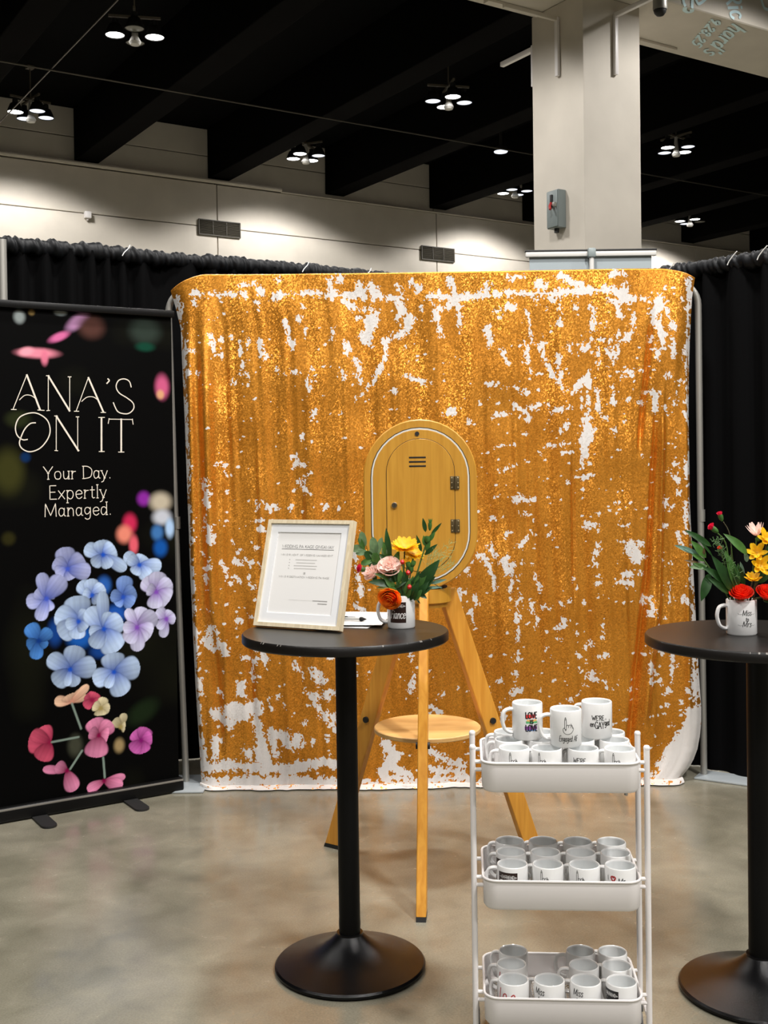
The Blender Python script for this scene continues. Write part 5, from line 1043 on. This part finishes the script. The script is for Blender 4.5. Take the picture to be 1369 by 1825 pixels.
for k in range(4): leaf(o, L(768, 932, .005), L(765 + 2.4 * k, 920, .005 - .004 * (k % 2)), .004, G2, (0, -1, .1), False, .02, name='sepal')
calyx(o, L(764, 952, .0), (.2, 0, 1), .010, .022, G2)
o = S('wispy_filler_sprig', 'fine feathery light green sprig at right of the middle bouquet', 'foliage', L(778, 1000, .02), STEM, .0015, group=BQ)
mb = MB(); rr = random.Random(12)
for i in range(150):
    a = rr.uniform(755, 806); b = rr.uniform(958, 1025); t = (a - 755) / 51
    if b < 985 - 22 * t or b > 1030 - 14 * t: continue
    an = rr.uniform(-.3, 2.4); ln = rr.uniform(6, 15); d = rr.uniform(-.02, .04)
    mb.tube([L(a, b, d), L(a + ln * math.cos(an) * .5 + 1.5, b - ln * math.sin(an) * .5, d + .002), L(a + ln * math.cos(an), b - ln * math.sin(an), d)], .00055, 4)
for i in range(9): mb.tube(stem_path(L(752 + i, 1035, .01), L(768 + i * 4.5, 965 + i * 5, .005 * (i % 3)), (.006, 0, .006), 4), .0008, 5)
tag(mb.build('fronds', GW, o), kind='stuff')
o = S('broad_leaf_sprig', 'large dark broad-leaved sprig at right of the middle bouquet', 'foliage', L(752, 1030, .0), STEM, .0026, group=BQ)
for (b0, b1, t0, t1, w, m) in ((736, 1050, 784, 992, .042, G1), (734, 1052, 762, 1006, .030, G2), (738, 1050, 776, 1022, .032, G1), (730, 1054, 748, 1012, .026, G1), (735, 1058, 770, 1042, .022, G1), (728, 1056, 736, 1020, .026, G2), (744, 1052, 760, 1062, .016, G1), (742, 1064, 748, 1071, .006, G1), (752, 1044, 788, 1042, .010, G5), (766, 1036, 796, 1028, .012, G5), (772, 1036, 791, 1048, .003, G1)): leaf(o, L(b0, b1, -.02), L(t0, t1, -.03), w, m, (.2, -1, .35), False, .08)
o = S('light_leaf_sprig', 'pale green leaf sprig low at left of the middle bouquet', 'foliage', L(706, 1038, -.03), STEM, group=BQ)
for (b0, b1, t0, t1, w, m) in ((706, 1036, 671, 1041, .018, G4), (708, 1034, 716, 1030, .014, G4), (702, 1036, 655, 1030, .026, G1), (704, 1032, 664, 1014, .013, G2), (708, 1030, 684, 1014, .024, G1), (712, 1036, 700, 1004, .022, G1), (716, 1040, 712, 1006, .024, G2), (724, 1044, 720, 1010, .022, G1), (718, 1062, 706, 1028, .026, G1), (722, 1064, 730, 1024, .026, G2), (730, 1064, 746, 1030, .026, G1), (712, 1060, 690, 1036, .024, G1), (736, 1064, 752, 1044, .022, G2), (726, 1060, 716, 1020, .022, G1), (740, 1060, 764, 1030, .024, G1), (708, 1048, 684, 1024, .022, G2), (716, 1055, 728, 1036, .02, G1), (726, 1058, 740, 1036, .02, G1)): leaf(o, L(b0, b1, -.035), L(t0, t1, -.045), w, m, (0, -1, .4), False, .1)
o = S('green_bud_sprig', 'cluster of green flower buds in the middle of the middle bouquet', 'foliage', L(730, 1004, -.03), STEM, group=BQ)
for (a, b) in ((727, 1002), (738, 1000), (733, 1010)): calyx(o, L(a, b - 6, -.035), (.05 * (a - 730), -.1, 1), .0085, .024, G2)
# --- mug on the right table
MR = (1.063, 3.363, 1.0672)
mug('white mug with black script lettering, holding the bouquet on the right table', MR, 3, 'miss', 1.09)
L, S = bouquet(MR, .001673, 1321, 1129, 'right', .04)
BQ = 'flowers in the right table bouquet'
o = S('red_rose', 'scarlet rose just above the mug rim, left of two in the right bouquet', 'flower', L(1315, 1062, -.02), STEM, .003, group=BQ); rose_head(o, L(1315, 1052, -.03), (-.1, -.45, .88), .0305, RED, 21, 1.0, 6); calyx(o, L(1315, 1066, -.024), (0, -.3, 1), .011, .010)
o = S('red_rose', 'scarlet rose at the right picture edge in the right bouquet', 'flower', L(1362, 1062, -.02), STEM, .003, group=BQ); rose_head(o, L(1362, 1053, -.03), (.1, -.45, .88), .0305, RED, 22, 1.0, 6); calyx(o, L(1362, 1066, -.024), (0, -.3, 1), .011, .010)
for i, (a, b, R, ax, lab) in enumerate([(1345, 984, 0.033, (-.3, -.75, .5), 'yellow flower, second from top in the right bouquet'), (1363, 960, 0.037, (.1, -.7, .6), 'yellow flower, highest of the right bouquet'), (1349, 1006, 0.035, (.1, -.85, .35), 'yellow flower in the middle height of the right bouquet'), (1336, 1031, 0.028, (-.1, -.4, .9), 'yellow flower, lowest one just above the roses')]):
    o = S('yellow_alstroemeria', lab, 'flower', L(a + 2, b + 8, -.01), STEMD, .0018, group=BQ); ray_head(o, L(a, b, -.02 - .004 * i), ax, R, YEL, (6, 5), .52, .42, 30 + i, None); ray_head(o, L(a, b, -.024 - .004 * i), ax, R * .5, YEL, (7,), .3, .9, 40 + i, YC, .16)
o = S('blush_lisianthus', 'pale pink upright flower at the top right of the right bouquet', 'flower', L(1350, 952, .0), STEM, group=BQ); ray_head(o, L(1350, 954, .0), (-.25, -.1, 1), .028, PNK, (6, 4), .55, 1.3, 50, None); calyx(o, L(1351, 957, 0), (-.2, 0, 1), .008, .012)
o = S('carnation_bud', 'closed green carnation bud, tallest in the right bouquet', 'flower', L(1290, 928, .0), STEMD, .0014, via=L(1303, 962, 0), group=BQ); bud(o, L(1284, 915, 0), (-.35, 0, 1), .0075, .022, HOT)
o = S('carnation_bud', 'pink carnation bud at upper left of the right bouquet', 'flower', L(1277, 947, -.01), STEM, .002, via=L(1296, 975, 0), group=BQ); bud(o, L(1268, 938, -.01), (-.75, 0, .62), .0085, .024, HOT); rose_head(o, L(1266, 935, -.01), (-.75, -.1, .6), .0105, HOT, 55, 1, 4, 'ruffle')
o = S('carnation_bud', 'small orange red bud among the leaves of the right bouquet', 'flower', L(1281, 980, -.03), STEM, .0014, group=BQ); bud(o, L(1278, 974, -.03), (-.3, -.3, .9), .0065, .014, RED)
o = S('lily_leaf_sprig', 'dark pointed leaf sprig reaching far left in the right bouquet', 'foliage', L(1252, 992, .0), STEM, .0024, group=BQ)
for (b0, b1, t0, t1, w, m) in ((1268, 972, 1217, 941, .020, G1), (1258, 992, 1229, 960, .024, G2), (1240, 984, 1199, 968, .016, G5), (1246, 986, 1212, 972, .014, G5), (1247, 1002, 1217, 995, .009, BRW), (1252, 990, 1254, 972, .008, BRW), (1260, 1006, 1226, 1008, .020, G3), (1254, 998, 1228, 982, .014, G2), (1262, 1014, 1232, 1000, .014, G2), (1270, 990, 1240, 955, .008, G1)): leaf(o, L(b0, b1, -.005), L(t0, t1, -.012), w, m, (0, -1, .3), False, .06)
o = S('lily_leaf_sprig', 'broad green leaf sprig in the middle of the right bouquet, left of the roses', 'foliage', L(1292, 1030, -.01), STEM, .0024, group=BQ)
for (b0, b1, t0, t1, w, m) in ((1306, 1056, 1262, 985, .034, G1), (1310, 1048, 1286, 976, .026, G2), (1302, 1050, 1270, 998, .026, G2), (1298, 1040, 1246, 1006, .026, G1), (1306, 1042, 1296, 992, .020, G1), (1300, 1056, 1256, 1026, .026, G1), (1262, 1018, 1244, 1068, .030, G1), (1312, 1046, 1304, 1000, .02, G1)): leaf(o, L(b0, b1, -.015), L(t0, t1, -.028), w, m, (0, -1, .35), False, .07)
o = S('lily_leaf_sprig', 'single mid green leaf slanting below the pink bud in the right bouquet', 'foliage', L(1300, 972, -.02), STEM, .0018, group=BQ); leaf(o, L(1328, 986, -.025), L(1283, 948, -.03), .026, G2, (0, -1, .35)); leaf(o, L(1330, 1000, -.01), L(1322, 980, -.02), .016, G5, (0, -1, .3))
o = S('lily_leaf_sprig', 'dark leaf sprig behind the yellow flowers at the right picture edge', 'foliage', L(1364, 1010, .03), STEM, .0024, group=BQ)
for (b0, b1, t0, t1, w, m) in ((1362, 1020, 1376, 966, .026, G1), (1360, 1030, 1384, 1000, .026, G2), (1356, 1040, 1378, 1020, .018, G1), (1350, 1044, 1362, 1008, .018, G1), (1330, 1046, 1318, 1004, .018, G1), (1328, 1030, 1322, 1000, .014, G5)): leaf(o, L(b0, b1, .02), L(t0, t1, .015), w, m, (0, -1, .3), False, .07)
o = S('wispy_filler_sprig', 'fine feathery green sprig among the leaves of the right bouquet', 'foliage', L(1284, 1000, -.02), STEM, .0014, group=BQ)
mb = MB(); rr = random.Random(15); GF = mat('frond_green', (.09, .19, .06), .5)
for i in range(110):
    t = rr.random(); a = 1306 - 36 * t + rr.uniform(-8, 8); b = 1020 - 62 * t + rr.uniform(-6, 10); an = rr.uniform(.2, 2.9); ln = rr.uniform(4, 9); d = -.035 + rr.uniform(-.01, .01)
    mb.tube([L(a, b, d), L(a + ln * math.cos(an), b - ln * math.sin(an), d)], .0006, 4)
mb.tube(stem_path(L(1308, 1040, -.03), L(1272, 955, -.035), (0, 0, .004), 4), .0009, 5)
tag(mb.build('fronds', GF, o), kind='stuff')
